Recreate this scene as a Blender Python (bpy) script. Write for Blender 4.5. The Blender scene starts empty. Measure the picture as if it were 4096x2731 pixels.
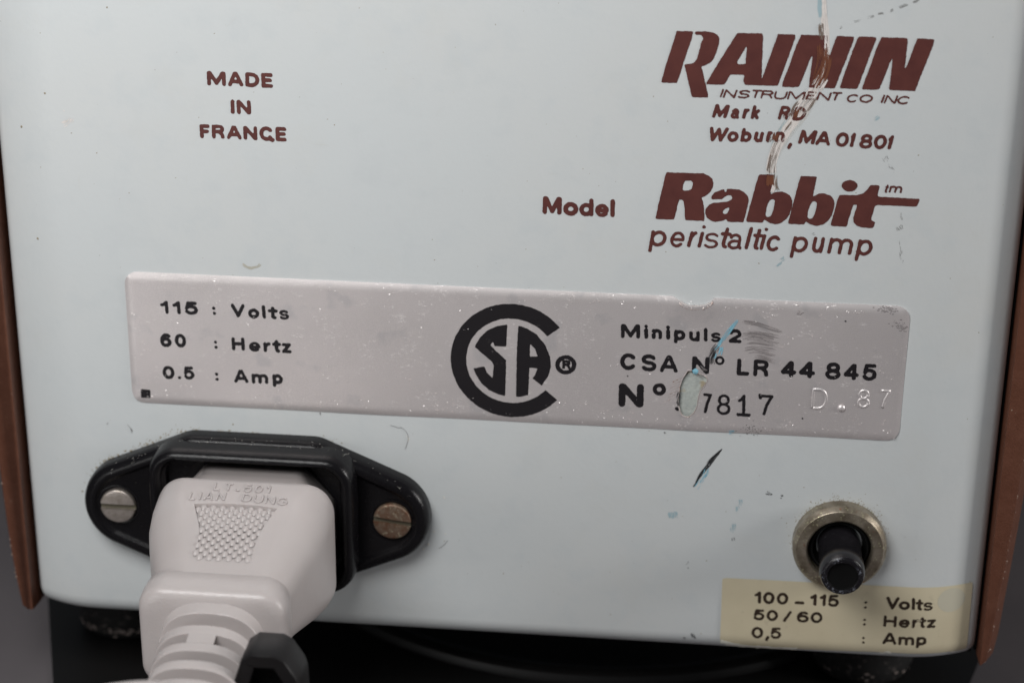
import bpy, math, random
import numpy as np
from mathutils import Vector, Matrix

random.seed(7); rng = np.random.default_rng(7)
scene = bpy.context.scene
col = scene.collection
# ---------------------------------------------------------------- frame of reference
# All measurements are millimetres on the instrument's rear panel: x to the right, y up,
# z out towards the viewer; the panel's flat face is z = 0.  The table top is y = TAB.
TAB = -70.0
def W(p):                      # panel millimetres -> world metres (table top is world z = 0)
    return Vector((p[0]*.001, -p[2]*.001, (p[1]-TAB)*.001))

# ---------------------------------------------------------------- camera
RV = (3.87272493e-01, 9.80055527e-02, 2.91153265e-02)
TV = np.array((-53.9118474, -9.78039580, 275.364341))
FPX = 7926.757
def rodr(v):
    v = np.array(v); a = np.linalg.norm(v); k = v/a
    K = np.array([[0,-k[2],k[1]],[k[2],0,-k[0]],[-k[1],k[0],0]])
    return np.eye(3)+math.sin(a)*K+(1-math.cos(a))*K@K
RM = rodr(RV)@np.diag([1.,-1.,-1.])
CP = -RM.T@TV
cam_d = bpy.data.cameras.new("camera"); cam = bpy.data.objects.new("camera", cam_d); col.objects.link(cam)
scene.camera = cam
def Wd(d): return Vector((d[0], -d[2], d[1]))
cx_, cy_, cz_ = Wd(RM[0]), -Wd(RM[1]), -Wd(RM[2])
M3 = Matrix((cx_, cy_, cz_)).transposed()
cam.matrix_world = Matrix.Translation(W(CP)) @ M3.to_4x4()
cam_d.sensor_width = 36.0; cam_d.lens = FPX/4096*36.0
cam_d.clip_start = .01; cam_d.clip_end = 20
cam_d.dof.use_dof = True
cam_d.dof.focus_distance = .2655
cam_d.dof.aperture_fstop = 20.0
cam_d.dof.aperture_blades = 0

# ---------------------------------------------------------------- world and lamps (studio, no daylight)
world = bpy.data.worlds.new("World"); scene.world = world; world.use_nodes = True
bg = world.node_tree.nodes["Background"]; bg.inputs[0].default_value = (.80, .90, 1, 1); bg.inputs[1].default_value = .07
def area(name, pos, target, sx, sy, power, colr=(1,1,1)):
    d = bpy.data.lights.new(name, 'AREA'); d.shape = 'RECTANGLE'; d.size = sx; d.size_y = sy
    d.energy = power; d.color = colr
    o = bpy.data.objects.new(name, d); col.objects.link(o)
    o.location = W(pos); o.rotation_euler = (W(target)-W(pos)).to_track_quat('-Z','Y').to_euler()
area("softbox_top", (-26, 168, 165), (18, 0, 0), .16, .11, .56, (1,.995,.985))
area("softbox_right", (620, 150, 95), (30, -20, 20), .15, .15, 1.6, (1,.98,.96))
area("fill_left", (-120, -20, 235), (0, -5, 0), .10, .07, .09, (1,.99,.975))  # low fill added for the plate's sheen and the left screw
scene.view_settings.view_transform = 'Standard'; scene.view_settings.look = 'None'
scene.view_settings.exposure = 0; scene.view_settings.gamma = 1

# ---------------------------------------------------------------- measuring helpers
def ray(px, py): return RM.T@np.array([(px-2048)/FPX, (py-1365.5)/FPX, 1.])
def at(px, py, z=0.0):         # where a photograph measurement lies on the plane z (mm)
    d = ray(px, py); t = (z-CP[2])/d[2]; q = CP+t*d; return (q[0], q[1])
def at_slope(px, py, a, b):    # ... on the sloping plane y = a + b z
    d = ray(px, py); t = (a+b*CP[2]-CP[1])/(d[1]-b*d[2]); return CP+t*d
def reg(ox, oy, s): return lambda x, y: (ox+x/s, oy+y/s)

# ---------------------------------------------------------------- materials
def mat(name, base=(.5,.5,.5), rough=.5, metal=0., spec=.5):
    m = bpy.data.materials.new(name); m.use_nodes = True
    n = m.node_tree.nodes; b = n["Principled BSDF"]
    b.inputs["Base Color"].default_value = (*base, 1); b.inputs["Roughness"].default_value = rough
    b.inputs["Metallic"].default_value = metal; b.inputs["Specular IOR Level"].default_value = spec
    return m
class NT:
    def __init__(s, m): s.m = m; s.t = m.node_tree; s.b = s.t.nodes["Principled BSDF"]; s.tc = s.t.nodes.new("ShaderNodeTexCoord"); s.mmv = None
    def l(s, a, b): s.t.links.new(a, b)
    def mm(s, scale=(1,1,1), loc=(0,0,0)):   # object coordinates in millimetres
        k = s.t.nodes.new("ShaderNodeMapping"); k.inputs["Scale"].default_value = [1000*c for c in scale]
        k.inputs["Location"].default_value = loc; s.l(s.tc.outputs["Object"], k.inputs[0]); return k.outputs[0]
    def noise(s, scale, detail=3, rough=.5, v=None, dist=0.):
        k = s.t.nodes.new("ShaderNodeTexNoise"); k.inputs["Scale"].default_value = scale; k.inputs["Detail"].default_value = detail
        k.inputs["Roughness"].default_value = rough; k.inputs["Distortion"].default_value = dist
        s.l(v if v is not None else s.mm(), k.inputs["Vector"]); return k.outputs["Fac"]
    def voro(s, scale, feat='F1', v=None, out="Distance", rnd=1.):
        k = s.t.nodes.new("ShaderNodeTexVoronoi"); k.feature = feat; k.inputs["Scale"].default_value = scale; k.inputs["Randomness"].default_value = rnd
        s.l(v if v is not None else s.mm(), k.inputs["Vector"]); return k.outputs[out]
    def ramp(s, fac, p0, p1, c0=(0,0,0,1), c1=(1,1,1,1)):
        k = s.t.nodes.new("ShaderNodeValToRGB"); e = k.color_ramp.elements
        if p0 > p1: p0, p1, c0, c1 = p1, p0, c1, c0
        e[0].position = p0; e[1].position = p1; e[0].color = c0; e[1].color = c1; s.l(fac, k.inputs[0]); return k.outputs[0]
    def mix(s, fac, a, b, mode='MIX'):
        k = s.t.nodes.new("ShaderNodeMix"); k.data_type = 'RGBA'; k.blend_type = mode
        for i, v in ((0, fac), (6, a), (7, b)):
            if isinstance(v, (int, float)): k.inputs[i].default_value = v
            elif isinstance(v, tuple): k.inputs[i].default_value = (*v[:3], 1)
            else: s.l(v, k.inputs[i])
        return k.outputs[2]
    def math(s, op, a, b=0.):
        k = s.t.nodes.new("ShaderNodeMath"); k.operation = op
        for i, v in ((0, a), (1, b)):
            if isinstance(v, (int, float)): k.inputs[i].default_value = v
            else: s.l(v, k.inputs[i])
        return k.outputs[0]
    def bump(s, h, strength, dist_mm):
        k = s.t.nodes.new("ShaderNodeBump"); k.inputs["Strength"].default_value = strength; k.inputs["Distance"].default_value = dist_mm*.001
        s.l(h, k.inputs["Height"])
        if s.b.inputs["Normal"].is_linked: s.l(s.b.inputs["Normal"].links[0].from_socket, k.inputs["Normal"])
        s.l(k.outputs[0], s.b.inputs["Normal"])
    def color(s, c): s.l(c, s.b.inputs["Base Color"])
    def rough(s, c): s.l(c, s.b.inputs["Roughness"])

M = {}
# pale blue-grey enamel
m = mat("pale_enamel", (.53,.585,.59), .42, spec=.35); n = NT(m); M['paint'] = m
big = n.noise(.035, 3, .55); c = n.mix(n.ramp(big, .35, .7), (.588,.616,.622), (.600,.618,.616))
c = n.mix(n.ramp(n.noise(.22, 4, .6), .50, .75), c, (.567,.596,.604)); c = n.mix(n.math('MULTIPLY', n.ramp(n.noise(.07, 5, .7, n.mm((1,1,1),(40,2,7))), .55, .72), .4), c, (.58,.588,.572))
sp = n.ramp(n.voro(.42), .035, .02); sp = n.math('MULTIPLY', sp, n.ramp(n.noise(.15,2), .5, .56))
c = n.mix(n.math('MULTIPLY', sp, .7), c, (.25,.24,.21)); n.color(c)
n.rough(n.ramp(n.noise(.3,4), .3, .7, (.38,)*3+(1,), (.5,)*3+(1,)))
n.bump(n.noise(1.3, 3, .5), .5, .035)
# printed inks
def ink(name, a, b, rough=.45):
    m = mat(name, a, rough, spec=.35); n = NT(m); n.color(n.mix(n.ramp(n.noise(.35, 5, .6), .35, .7), a, b)); n.bump(n.noise(3.,3), .3, .02); return m
M['brown_ink'] = ink("brown_print", (.115,.036,.030), (.088,.027,.024))
M['black_ink'] = ink("black_print", (.012,.011,.013), (.022,.019,.021), .35)
m = mat("worn_black_print", (.012,.011,.013), .4, spec=.4); n = NT(m); M['plate_ink'] = m
k = n.math('MULTIPLY', n.ramp(n.noise(1.1, 6, .75, n.mm((1,1,1.8))), .64, .70), n.ramp(n.noise(.16, 2), .54, .64))
n.color(n.mix(k, (.013,.011,.013), (.42,.38,.37)))
M['sticker_ink'] = ink("dark_sticker_print", (.028,.018,.012), (.045,.028,.018))
# aluminium foil plate
m = mat("dull_aluminium_foil", (.6,.55,.54), .40, .62, .5); n = NT(m); M['plate'] = m
big = n.noise(.06, 3, .5)
c = n.mix(n.ramp(big, .35, .7), (.80,.745,.74), (.70,.655,.65))
c = n.mix(n.ramp(n.noise(9., 2, .6), .4, .7), c, (.84,.785,.775))
pat = n.ramp(n.noise(.30, 2, .4, None, .6), .60, .63); c = n.mix(n.math('MULTIPLY', pat, .22), c, (.80,.75,.73))
stain = n.ramp(n.noise(.20, 3, .5, n.mm((1,1,1), (30,0,11))), .60, .68); c = n.mix(n.math('MULTIPLY', stain, .22), c, (.40,.42,.45))
flk = n.math('MULTIPLY', n.ramp(n.noise(1.5, 6, .75, n.mm((1,1,2.2))), .575, .64), n.ramp(n.noise(.34, 3, .6, n.mm((1,1,1),(7,3,5))), .52, .60))
fine = n.math('MULTIPLY', n.ramp(n.voro(2.2), .10, .05), n.ramp(n.noise(.5, 2), .5, .6))
dam = n.math('MAXIMUM', flk, fine)
c = n.mix(n.math('MULTIPLY', dam, .85), c, (.97,.92,.90)); n.color(c)
n.rough(n.mix(dam, (.42,.42,.42), (.40,.40,.40)))
n.bump(n.noise(5., 3, .6), .25, .02); n.bump(n.noise(.12,2), .5, .12)
n.bump(n.math('MULTIPLY', n.noise(2.6, 5, .7, n.mm((1,1,2.))), flk), .35, .10)
m = mat("crumpled_foil_edge", (.70,.63,.60), .45, .6); n = NT(m); M['foil_edge'] = m
n.bump(n.noise(3., 4, .7), .8, .1); n.color(n.mix(n.ramp(n.noise(2.,4,.7), .5, .66), (.74,.66,.63), (.42,.26,.20)))
m = mat("bare_metal_under_foil", (.45,.50,.47), .6, spec=.3); n = NT(m); M['bare'] = m
c = n.mix(n.ramp(n.noise(1.0, 5, .65), .4, .7), (.50,.53,.495), (.37,.40,.385)); c = n.mix(n.ramp(n.voro(3.), .14, .05), c, (.14,.15,.13))
c = n.mix(n.ramp(n.noise(.6,3,.5,n.mm((1,1,1),(3,9,2))), .62,.7), c, (.42,.36,.26)); n.color(c); n.bump(n.noise(1.5,5,.6), .8, .15)
# yellowed paper label
m = mat("yellowed_label", (.5,.45,.3), .42, spec=.35); n = NT(m); M['sticker'] = m
c = n.mix(n.ramp(n.noise(.09, 3), .35, .7), (.64,.57,.41), (.56,.49,.345)); c = n.mix(n.ramp(n.noise(.6,5,.7), .6,.8), c, (.48,.42,.30)); n.color(c); n.bump(n.noise(.3,3), .3, .08)
M['sticker_pale'] = mat("faded_label_spot", (.56,.53,.42), .35)
M['torn'] = mat("torn_paper_edge", (.86,.84,.74), .7)
# black mouldings
m = mat("black_bakelite", (.010,.010,.011), .32, spec=.22); n = NT(m); M['black'] = m
d = n.math('MULTIPLY', n.ramp(n.voro(1.3), .08, .03), n.ramp(n.noise(.4,2), .55,.65)); n.color(n.mix(d, (.0065,.006,.007), (.22,.20,.17)))
n.rough(n.ramp(n.noise(1.2,4,.7), .3, .75, (.17,)*3+(1,), (.30,)*3+(1,)))
n.bump(n.noise(3.6, 3, .7, n.mm((.6,1,1.4))), .7, .04)
M['deep'] = mat("dark_parts_and_shade", (.006,.006,.006), .5, spec=.12)
m = mat("black_button_plastic", (.010,.009,.011), .2, spec=.35); n = NT(m); M['button'] = m
d = n.math('MULTIPLY', n.ramp(n.noise(2.2, 6, .8), .60, .72), n.ramp(n.noise(.5,2), .42, .6)); n.color(n.mix(n.math('MULTIPLY', d, .55), (.012,.011,.013), (.34,.34,.37)))
n.bump(n.noise(2.5,4,.7), .5, .05)
m = mat("worn_button_rim", (.016,.015,.018), .25, spec=.3); n = NT(m); M['button_rim'] = m
d = n.math('MULTIPLY', n.ramp(n.noise(1.8, 6, .85), .52, .64), n.ramp(n.noise(.30, 1, .5, n.mm((1,1,1),(1,0,4))), .47, .55)); n.color(n.mix(n.math('MULTIPLY', d, .9), (.009,.008,.010), (.27,.28,.33))); n.bump(n.noise(2.5,4,.7), .6, .08)
m = mat("black_rubber", (.012,.011,.011), .7, spec=.25); n = NT(m); M['rubber'] = m
d = n.math('MULTIPLY', n.ramp(n.noise(.8,5,.8), .56, .70), .35); n.color(n.mix(d, (.010,.0095,.0095), (.32,.27,.25)))
# metals
m = mat("nickel_screw", (.58,.53,.49), .38, .75); n = NT(m); M['nickel'] = m
n.color(n.mix(n.ramp(n.noise(1.2,5,.7), .45,.7), (.46,.41,.375), (.30,.26,.215))); n.bump(n.noise(4.,3), .3, .05)
m = mat("tarnished_screw", (.2,.14,.09), .5, .5); n = NT(m); M['rusty'] = m
c = n.mix(n.ramp(n.noise(1.0,4,.6), .4,.62), (.20,.145,.105), (.15,.075,.045)); c = n.mix(n.ramp(n.noise(1.6,5,.75,n.mm((1,1,1),(5,1,8))), .56,.66), c, (.42,.37,.27)); n.color(c); n.bump(n.noise(3.,4,.7), .6, .08)
m = mat("dark_slot", (.13,.12,.085), .6, .3); M['slot'] = m  # one dark tone for both slot floors
m = mat("dull_brass_ring", (.3,.25,.18), .38, .75); n = NT(m); M['brass'] = m
c = n.mix(n.ramp(n.noise(.5,4,.6), .38,.66), (.37,.32,.255), (.19,.155,.11))
d = n.math('MULTIPLY', n.ramp(n.voro(2.3), .34, .16), n.ramp(n.noise(.28,2,.5,n.mm((1,1,1),(2,0,1))), .38,.55)); c = n.mix(n.math('MULTIPLY',d,.8), c, (.62,.60,.38))
c = n.mix(n.ramp(n.noise(.9,5,.7,n.mm((1,1,1),(9,3,1))), .63,.72), c, (.30,.11,.05)); n.color(c); n.bump(n.noise(2.5,4,.7), .5, .06)
# brown cheeks
m = mat("brown_textured_plastic", (.16,.055,.028), .45, spec=.4); n = NT(m); M['brown'] = m
c = n.mix(n.ramp(n.noise(.5,5,.7), .35,.7), (.110,.040,.022), (.138,.054,.032))
d = n.math('MULTIPLY', n.ramp(n.noise(1.6,6,.8), .63,.70), n.ramp(n.noise(.25,2), .5,.6)); c = n.mix(d, c, (.45,.34,.26)); n.color(c)
n.bump(n.noise(2.2,4,.7), .7, .12)
M['chip'] = mat("chipped_brown_edge", (.34,.24,.19), .6)
# pale grey moulded plug
m = mat("warm_grey_pvc", (.55,.51,.50), .36, spec=.45); n = NT(m); M['pvc'] = m
m.node_tree.nodes["Principled BSDF"].inputs["Subsurface Weight"].default_value = .12
m.node_tree.nodes["Principled BSDF"].inputs["Subsurface Radius"].default_value = (.0012,.0009,.0008)
m.node_tree.nodes["Principled BSDF"].inputs["Subsurface Scale"].default_value = 1.0
c = n.mix(n.ramp(n.noise(.12,3), .35,.7), (.46,.42,.41), (.44,.40,.39)); c = n.mix(n.math('MULTIPLY', n.ramp(n.voro(.55), .035,.02), .7), c, (.12,.10,.08)); n.color(c)
n.bump(n.noise(.5,3,.5), .35, .10); n.bump(n.noise(4.,3,.6), .3, .02)
m = mat("grained_grey_pvc", (.55,.51,.50), .30, spec=.5); n = NT(m); M['pvc_grain'] = m; M['nick'] = mat('bright_foil_nick', (.95,.90,.88), .38, .6)
m.node_tree.nodes["Principled BSDF"].inputs["Subsurface Weight"].default_value = .1
m.node_tree.nodes["Principled BSDF"].inputs["Subsurface Radius"].default_value = (.0012,.0009,.0008)
m.node_tree.nodes["Principled BSDF"].inputs["Subsurface Scale"].default_value = 1.0
n.color(n.mix(n.ramp(n.noise(.12,3), .35,.7), (.46,.42,.41), (.44,.40,.39))); n.bump(n.noise(3.0,4,.6,n.mm((.7,1,1.3))), .55, .08)
m = mat("black_nylon", (.009,.008,.0085), .45, spec=.3); n = NT(m); M['nylon'] = m; n.bump(n.noise(2.,3), .4, .08)
# scratches, dirt
m = mat("scraped_paint", (.72,.66,.62), .6, spec=.2); n = NT(m); M['scrape'] = m
n.color(n.mix(n.ramp(n.noise(1.4,5,.7), .45,.7), (.76,.71,.68), (.64,.60,.56)))
M['scrape_soft'] = mat("scraped_paint_faint", (.60,.60,.57), .6, spec=.2)
M['streak_dark'] = mat("dark_scratch_dirt", (.20,.15,.12), .7, spec=.2)
M['rust_streak'] = mat("scuffed_brown_print", (.165,.06,.033), .45, spec=.35)
M['cyan'] = mat("blue_ink_mark", (.24,.50,.62), .6, spec=.2)
M['blue_soft'] = mat("faint_blue_mark", (.36,.48,.52), .6, spec=.2)
M['blackmark'] = mat("black_rub_mark", (.03,.03,.032), .6, spec=.2)
M['grime'] = mat("beige_grime", (.30,.26,.19), .8, spec=.1)
M['foot_dust'] = mat('foot_dust', (.20,.165,.15), .8); M['lint'] = mat("pale_lint", (.70,.68,.62), .8, spec=.1)
M['hair'] = mat("dark_hair", (.11,.10,.10), .7, spec=.2)
M['faint_mark'] = mat('faint_rub_mark', (.27,.27,.265), .6, spec=.2); M['soft_grey'] = mat("grey_smudge", (.34,.31,.31), .5, .4)
# table
m = mat("dark_grey_table", (.10,.092,.098), .55, spec=.35); n = NT(m); M['table'] = m
n.color(n.mix(n.ramp(n.noise(.03,4,.6), .35,.7), (.112,.101,.106), (.130,.117,.122))); n.bump(n.noise(.8,3), .3, .05)
m = mat("black_shadow_and_rim", (.008,.0075,.0075), .45, spec=.35); M['mat'] = m  # near-black for the shadow painted under the pump and for the rim

# ---------------------------------------------------------------- object helpers
ORG = {}
def tag(o, label=None, cat=None, group=None, kind=None):
    if label: o['label'] = label
    if cat: o['category'] = cat
    if group: o['group'] = group
    if kind: o['kind'] = kind
    return o
def empty(name, p, label, cat, group=None):
    o = bpy.data.objects.new(name, None); col.objects.link(o); o.location = W(p); o.empty_display_size = .01
    ORG[o.name] = W(p); return tag(o, label, cat, group)
def mesh(name, vs, fs, m, parent=None, smooth=True, origin=None, sharp=None, label=None, kind=None):
    me = bpy.data.meshes.new(name)
    og = ORG[parent.name] if parent else (W(origin) if origin is not None else Vector((0,0,0)))
    me.from_pydata([tuple(W(v)-og) for v in vs], [], [tuple(f) for f in fs]); me.update()
    if smooth:
        me.shade_smooth()
        if sharp: me.set_sharp_from_angle(angle=math.radians(sharp))
    mats = m if isinstance(m, list) else [m]
    for x in mats: me.materials.append(x)
    o = bpy.data.objects.new(name, me); col.objects.link(o)
    if parent: o.parent = parent
    else: o.location = og
    ORG[o.name] = og
    if label: o['label'] = label
    if kind: o['kind'] = kind
    return o
class MB:                              # collects pieces of one mesh
    def __init__(s): s.v = []; s.f = []
    def add(s, vs, fs): k = len(s.v); s.v += [tuple(v) for v in vs]; s.f += [tuple(i+k for i in f) for f in fs]
    def build(s, name, m, parent=None, **kw): return mesh(name, s.v, s.f, m, parent, **kw)
def loft(rings, cap0=True, cap1=True, closed=True):
    vs = []; fs = []; nn = len(rings[0])
    for r in rings: vs += [tuple(p) for p in r]
    for i in range(len(rings)-1):
        for j in range(nn if closed else nn-1):
            a = i*nn+j; b = i*nn+(j+1)%nn; fs.append((a, b, b+nn, a+nn))
    if cap0: fs.append(tuple(range(nn))[::-1])
    if cap1: fs.append(tuple((len(rings)-1)*nn+j for j in range(nn)))
    return vs, fs
def rrect(cx, cy, hx, hy, r, z, n=7, sk=0.0):
    r = min(r, hx-.01, hy-.01); out = []
    for sx, sy, a0 in ((1,1,0), (-1,1,90), (-1,-1,180), (1,-1,270)):
        for i in range(n+1):
            a = math.radians(a0+90*i/n); out.append((cx+sx*(hx-r)+r*math.cos(a), cy+sy*(hy-r)+r*math.sin(a), z))
    return out
def circle(cx, cy, r, z, n=64): return [(cx+r*math.cos(2*math.pi*i/n), cy+r*math.sin(2*math.pi*i/n), z) for i in range(n)]
def lathe(cx, cy, prof, n=72, cap0=False, cap1=True): return loft([circle(cx, cy, max(r,.001), z, n) for r, z in prof], cap0, cap1)
def tube(pts, r, n=8, cap=True):
    P = [np.array(p, float) for p in pts]; rings = []; up = None
    rr = r if hasattr(r, '__len__') else [r]*len(P)
    for i, p in enumerate(P):
        t = P[min(i+1, len(P)-1)]-P[max(i-1, 0)]; t /= (np.linalg.norm(t)+1e-12)
        if up is None: up = np.cross(t, [0.3, .5, 1.]); 
        up = up-t*(up@t); up /= np.linalg.norm(up); s = np.cross(t, up)
        rings.append([tuple(p+rr[i]*(math.cos(2*math.pi*k/n)*up+math.sin(2*math.pi*k/n)*s)) for k in range(n)])
    return loft(rings, cap, cap)
def spline(ctrl, n=12):                # Catmull-Rom
    c = [np.array(p, float) for p in ctrl]; c = [2*c[0]-c[1]]+c+[2*c[-1]-c[-2]]; out = []
    for i in range(1, len(c)-2):
        for k in range(n):
            t = k/n; out.append(.5*((2*c[i])+(-c[i-1]+c[i+1])*t+(2*c[i-1]-5*c[i]+4*c[i+1]-c[i+2])*t*t+(-c[i-1]+3*c[i]-3*c[i+1]+c[i+2])*t**3))
    out.append(c[-2]); return out

# ---------------------------------------------------------------- panel surface
XL, XR, YB, YT = -17.5, 122.05, -55.3, 62.0
def surf(x, y):                        # height of the painted sheet: flat with softly rolled edges
    z = 0.0
    d = max(0., (-8.0)-x, x-111.5); z -= .031*d*d
    e = max(0., (XL+1.3)-x, x-(XR-1.3)); z -= 1.3-math.sqrt(max(0, 1.69-min(e,1.3)**2)) if e > 0 else 0
    f = max(0., (YB+3.2)-y)
    if f > 0: z -= 3.2-math.sqrt(max(0, 3.2**2-min(f,3.2)**2))
    return z

# ---------------------------------------------------------------- lettering engine: distance fields -> outlines -> filled sheets
def arc(cx, cy, rx, ry, a0, a1, n=None):
    n = n or max(3, int(abs(a1-a0)/14)); return [(cx+rx*math.cos(math.radians(a0+(a1-a0)*i/n)), cy+ry*math.sin(math.radians(a0+(a1-a0)*i/n))) for i in range(n+1)]
el = lambda cx, cy, rx, ry: arc(cx, cy, rx, ry, 0, 360)
XH = .665
GL = {
'A': (.98, [[(0,0),(.44,1),(.56,1),(1,0)], [(.2,.28),(.8,.28)]]), 'C': (.95, [arc(.5,.5,.5,.5,42,318)]),
'D': (.92, [[(0,0),(0,1)]+arc(.42,.5,.58,.5,90,-90)+[(0,0)]]), 'E': (.80, [[(1,1),(0,1),(0,0),(1,0)], [(0,.52),(.88,.52)]]),
'F': (.76, [[(1,1),(0,1),(0,0)], [(0,.5),(.85,.5)]]), 'G': (1., [arc(.5,.5,.5,.5,45,340)+[(1,.46),(.6,.46)]]),
'H': (.92, [[(0,0),(0,1)], [(1,0),(1,1)], [(0,.52),(1,.52)]]), 'I': (0., [[(0,0),(0,1)]]), 'L': (.74, [[(0,1),(0,0),(1,0)]]),
'M': (1.12, [[(0,0),(0,1),(.08,1),(.5,.08),(.92,1),(1,1),(1,0)]]), 'N': (.94, [[(0,0),(0,1),(.06,1),(.94,0),(1,0),(1,1)]]),
'O': (1.02, [el(.5,.5,.5,.5)]), 'R': (.92, [[(0,0),(0,1),(.55,1)]+arc(.6,.755,.36,.245,90,-90)+[(0,.51)], [(.55,.51),(.9,.25),(.98,0)]]),
'S': (.88, [arc(.5,.755,.47,.245,28,270)+arc(.5,.255,.5,.255,90,-152)]), 'T': (.84, [[(0,1),(1,1)], [(.5,1),(.5,0)]]),
'U': (.92, [[(0,1),(0,.4)]+arc(.5,.4,.5,.4,180,360)+[(1,1)]]), 'V': (.94, [[(0,1),(.5,0),(1,1)]]), 'W': (1.35, [[(0,1),(.25,0),(.5,.95),(.75,0),(1,1)]]),
'0': (.78, [el(.5,.5,.5,.5)]), '1': (.46, [[(0,.74),(.55,.82),(1,1),(1,0)]]), '2': (.76, [arc(.5,.7,.48,.3,165,-30)+[(.05,.06),(0,0),(1,0)]]),
'4': (.84, [[(.74,0),(.74,1),(.66,1),(0,.30),(0,.26),(1,.26)]]), '5': (.78, [[(.9,1),(.18,1),(.06,.47)]+arc(.48,.33,.50,.33,140,-150)]),
'6': (.78, [el(.5,.31,.5,.31), arc(.58,.5,.58,.5,190,55)]), '7': (.74, [[(0,1),(1,1),(.55,.5),(.34,0)]]), '8': (.80, [el(.5,.755,.42,.245), el(.5,.26,.5,.26)]),
'a': (.76, [arc(.44,.43,.40,.235,155,0)+[(.84,.14),(1,0)], [(.84,.36)]+arc(.42,.18,.42,.18,75,360)+[(.84,.25)]]),
'b': (.78, [[(0,0),(0,1)], el(.5,XH/2,.5,XH/2)]), 'c': (.74, [arc(.5,XH/2,.5,XH/2,46,314)]), 'd': (.78, [[(1,0),(1,1)], el(.5,XH/2,.5,XH/2)]),
'e': (.78, [[(0,.33),(1,.33)]+arc(.5,XH/2,.5,XH/2,0,318)]), 'i': (0., [[(0,0),(0,XH)], [(0,1),(.0,1.001)]]), 'k': (.76, [[(0,0),(0,1)], [(.95,XH),(0,.2)], [(.36,.38),(1,0)]]),
'l': (0., [[(0,0),(0,1)]]), 'm': (1.18, [[(0,0),(0,XH)], arc(.25,.42,.25,XH-.42,180,0)+[(.5,0)], arc(.75,.42,.25,XH-.42,180,0)+[(1,0)]]),
'n': (.74, [[(0,0),(0,XH)], arc(.5,.38,.5,XH-.38,180,0)+[(1,0)]]), 'o': (.80, [el(.5,XH/2,.5,XH/2)]), 'p': (.78, [[(0,-.3),(0,XH)], el(.5,XH/2,.5,XH/2)]),
'r': (.48, [[(0,0),(0,XH)], arc(.9,.22,.9,XH-.22,180,90)]), 's': (.70, [arc(.5,.50,.46,.165,30,270)+arc(.5,.168,.5,.168,90,-152)]),
't': (.46, [[(.42,.93),(.42,.16)]+arc(.92,.16,.5,.16,180,265), [(-.25,XH),(1.15,XH)]]), 'u': (.74, [[(1,0),(1,XH)], [(0,XH)]+arc(.5,.27,.5,.27,180,360)]),
'z': (.70, [[(0,XH),(1,XH),(0,0),(1,0)]]), ':': (0., [[(0,0.02),(0,.021)], [(0,.56),(0,.561)]]), '.': (0., [[(0,0),(0,.001)]]),
',': (.10, [[(1,.05),(0,-.22)]]), '-': (.55, [[(0,.10),(1,.10)]]), '/': (.5, [[(0,-.05),(1,1)]]), '°': (.46, [el(.5,.74,.5,.24)]),
}
def strokes_of(text, x0, x1, capw, gap=.16, wr=.22, widths=None):
    """glyph skeletons laid between x0 and x1 (units: cap heights); returns polylines."""
    Ws = []
    for ch in text:
        if ch == ' ': Ws.append(.30)
        else: Ws.append(GL[ch][0]*.98+(wr if GL[ch][0] < .2 else 0.))
    fixed = sum(wr for ch in text if ch != ' ' and GL[ch][0] < .2)
    tot = sum(Ws)+gap*(len(text)-1); s = (x1-x0-fixed)/max(1e-6, tot-fixed) if tot > fixed else 1.
    x = x0; out = []
    for ch, w in zip(text, Ws):
        if ch == ' ': x += w*s+gap*s; continue
        narrow = GL[ch][0] < .2; ww = w if narrow and GL[ch][0] == 0 else w*s
        if narrow: ww = wr
        for pl in GL[ch][1]:
            out.append([((x+wr/2+px*max(0, (ww-wr) if not narrow else GL[ch][0])), wr/2+py*(1-wr)) for px, py in pl])
        x += ww+gap*s
    return out
def seg_field(X, Y, segs, r):
    F = np.full(X.shape, 1e9)
    for (ax, ay), (bx, by) in segs:
        dx, dy = bx-ax, by-ay; L = dx*dx+dy*dy+1e-12
        t = np.clip(((X-ax)*dx+(Y-ay)*dy)/L, 0, 1); F = np.minimum(F, np.hypot(X-ax-t*dx, Y-ay-t*dy))
    return F-r
def poly_field(X, Y, loops):
    F = np.full(X.shape, 1e9); ins = np.zeros(X.shape, bool)
    for L in loops:
        for i in range(len(L)):
            (ax, ay), (bx, by) = L[i], L[(i+1)%len(L)]; dx, dy = bx-ax, by-ay
            t = np.clip(((X-ax)*dx+(Y-ay)*dy)/(dx*dx+dy*dy+1e-12), 0, 1); F = np.minimum(F, np.hypot(X-ax-t*dx, Y-ay-t*dy))
            if ay != by: ins ^= ((ay > Y) != (by > Y)) & (X < (bx-ax)*(Y-ay)/(by-ay)+ax)
    return np.where(ins, -F, F)
def blur(F, k):
    if k < 1: return F
    g = np.exp(-np.arange(-2*k, 2*k+1)**2/(2.*(k*.8)**2)); g /= g.sum()
    for ax in (0, 1):
        P = np.pad(F, [(2*k,2*k) if a == ax else (0,0) for a in (0,1)], mode='edge')
        F = sum(g[i]*np.take(P, range(i, i+F.shape[ax]), axis=ax) for i in range(len(g)))
    return F
def rag(shape, k):                     # smooth random field, about unit size
    a = rng.standard_normal(shape); a = blur(a, k); return a/(a.std()+1e-9)
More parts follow.
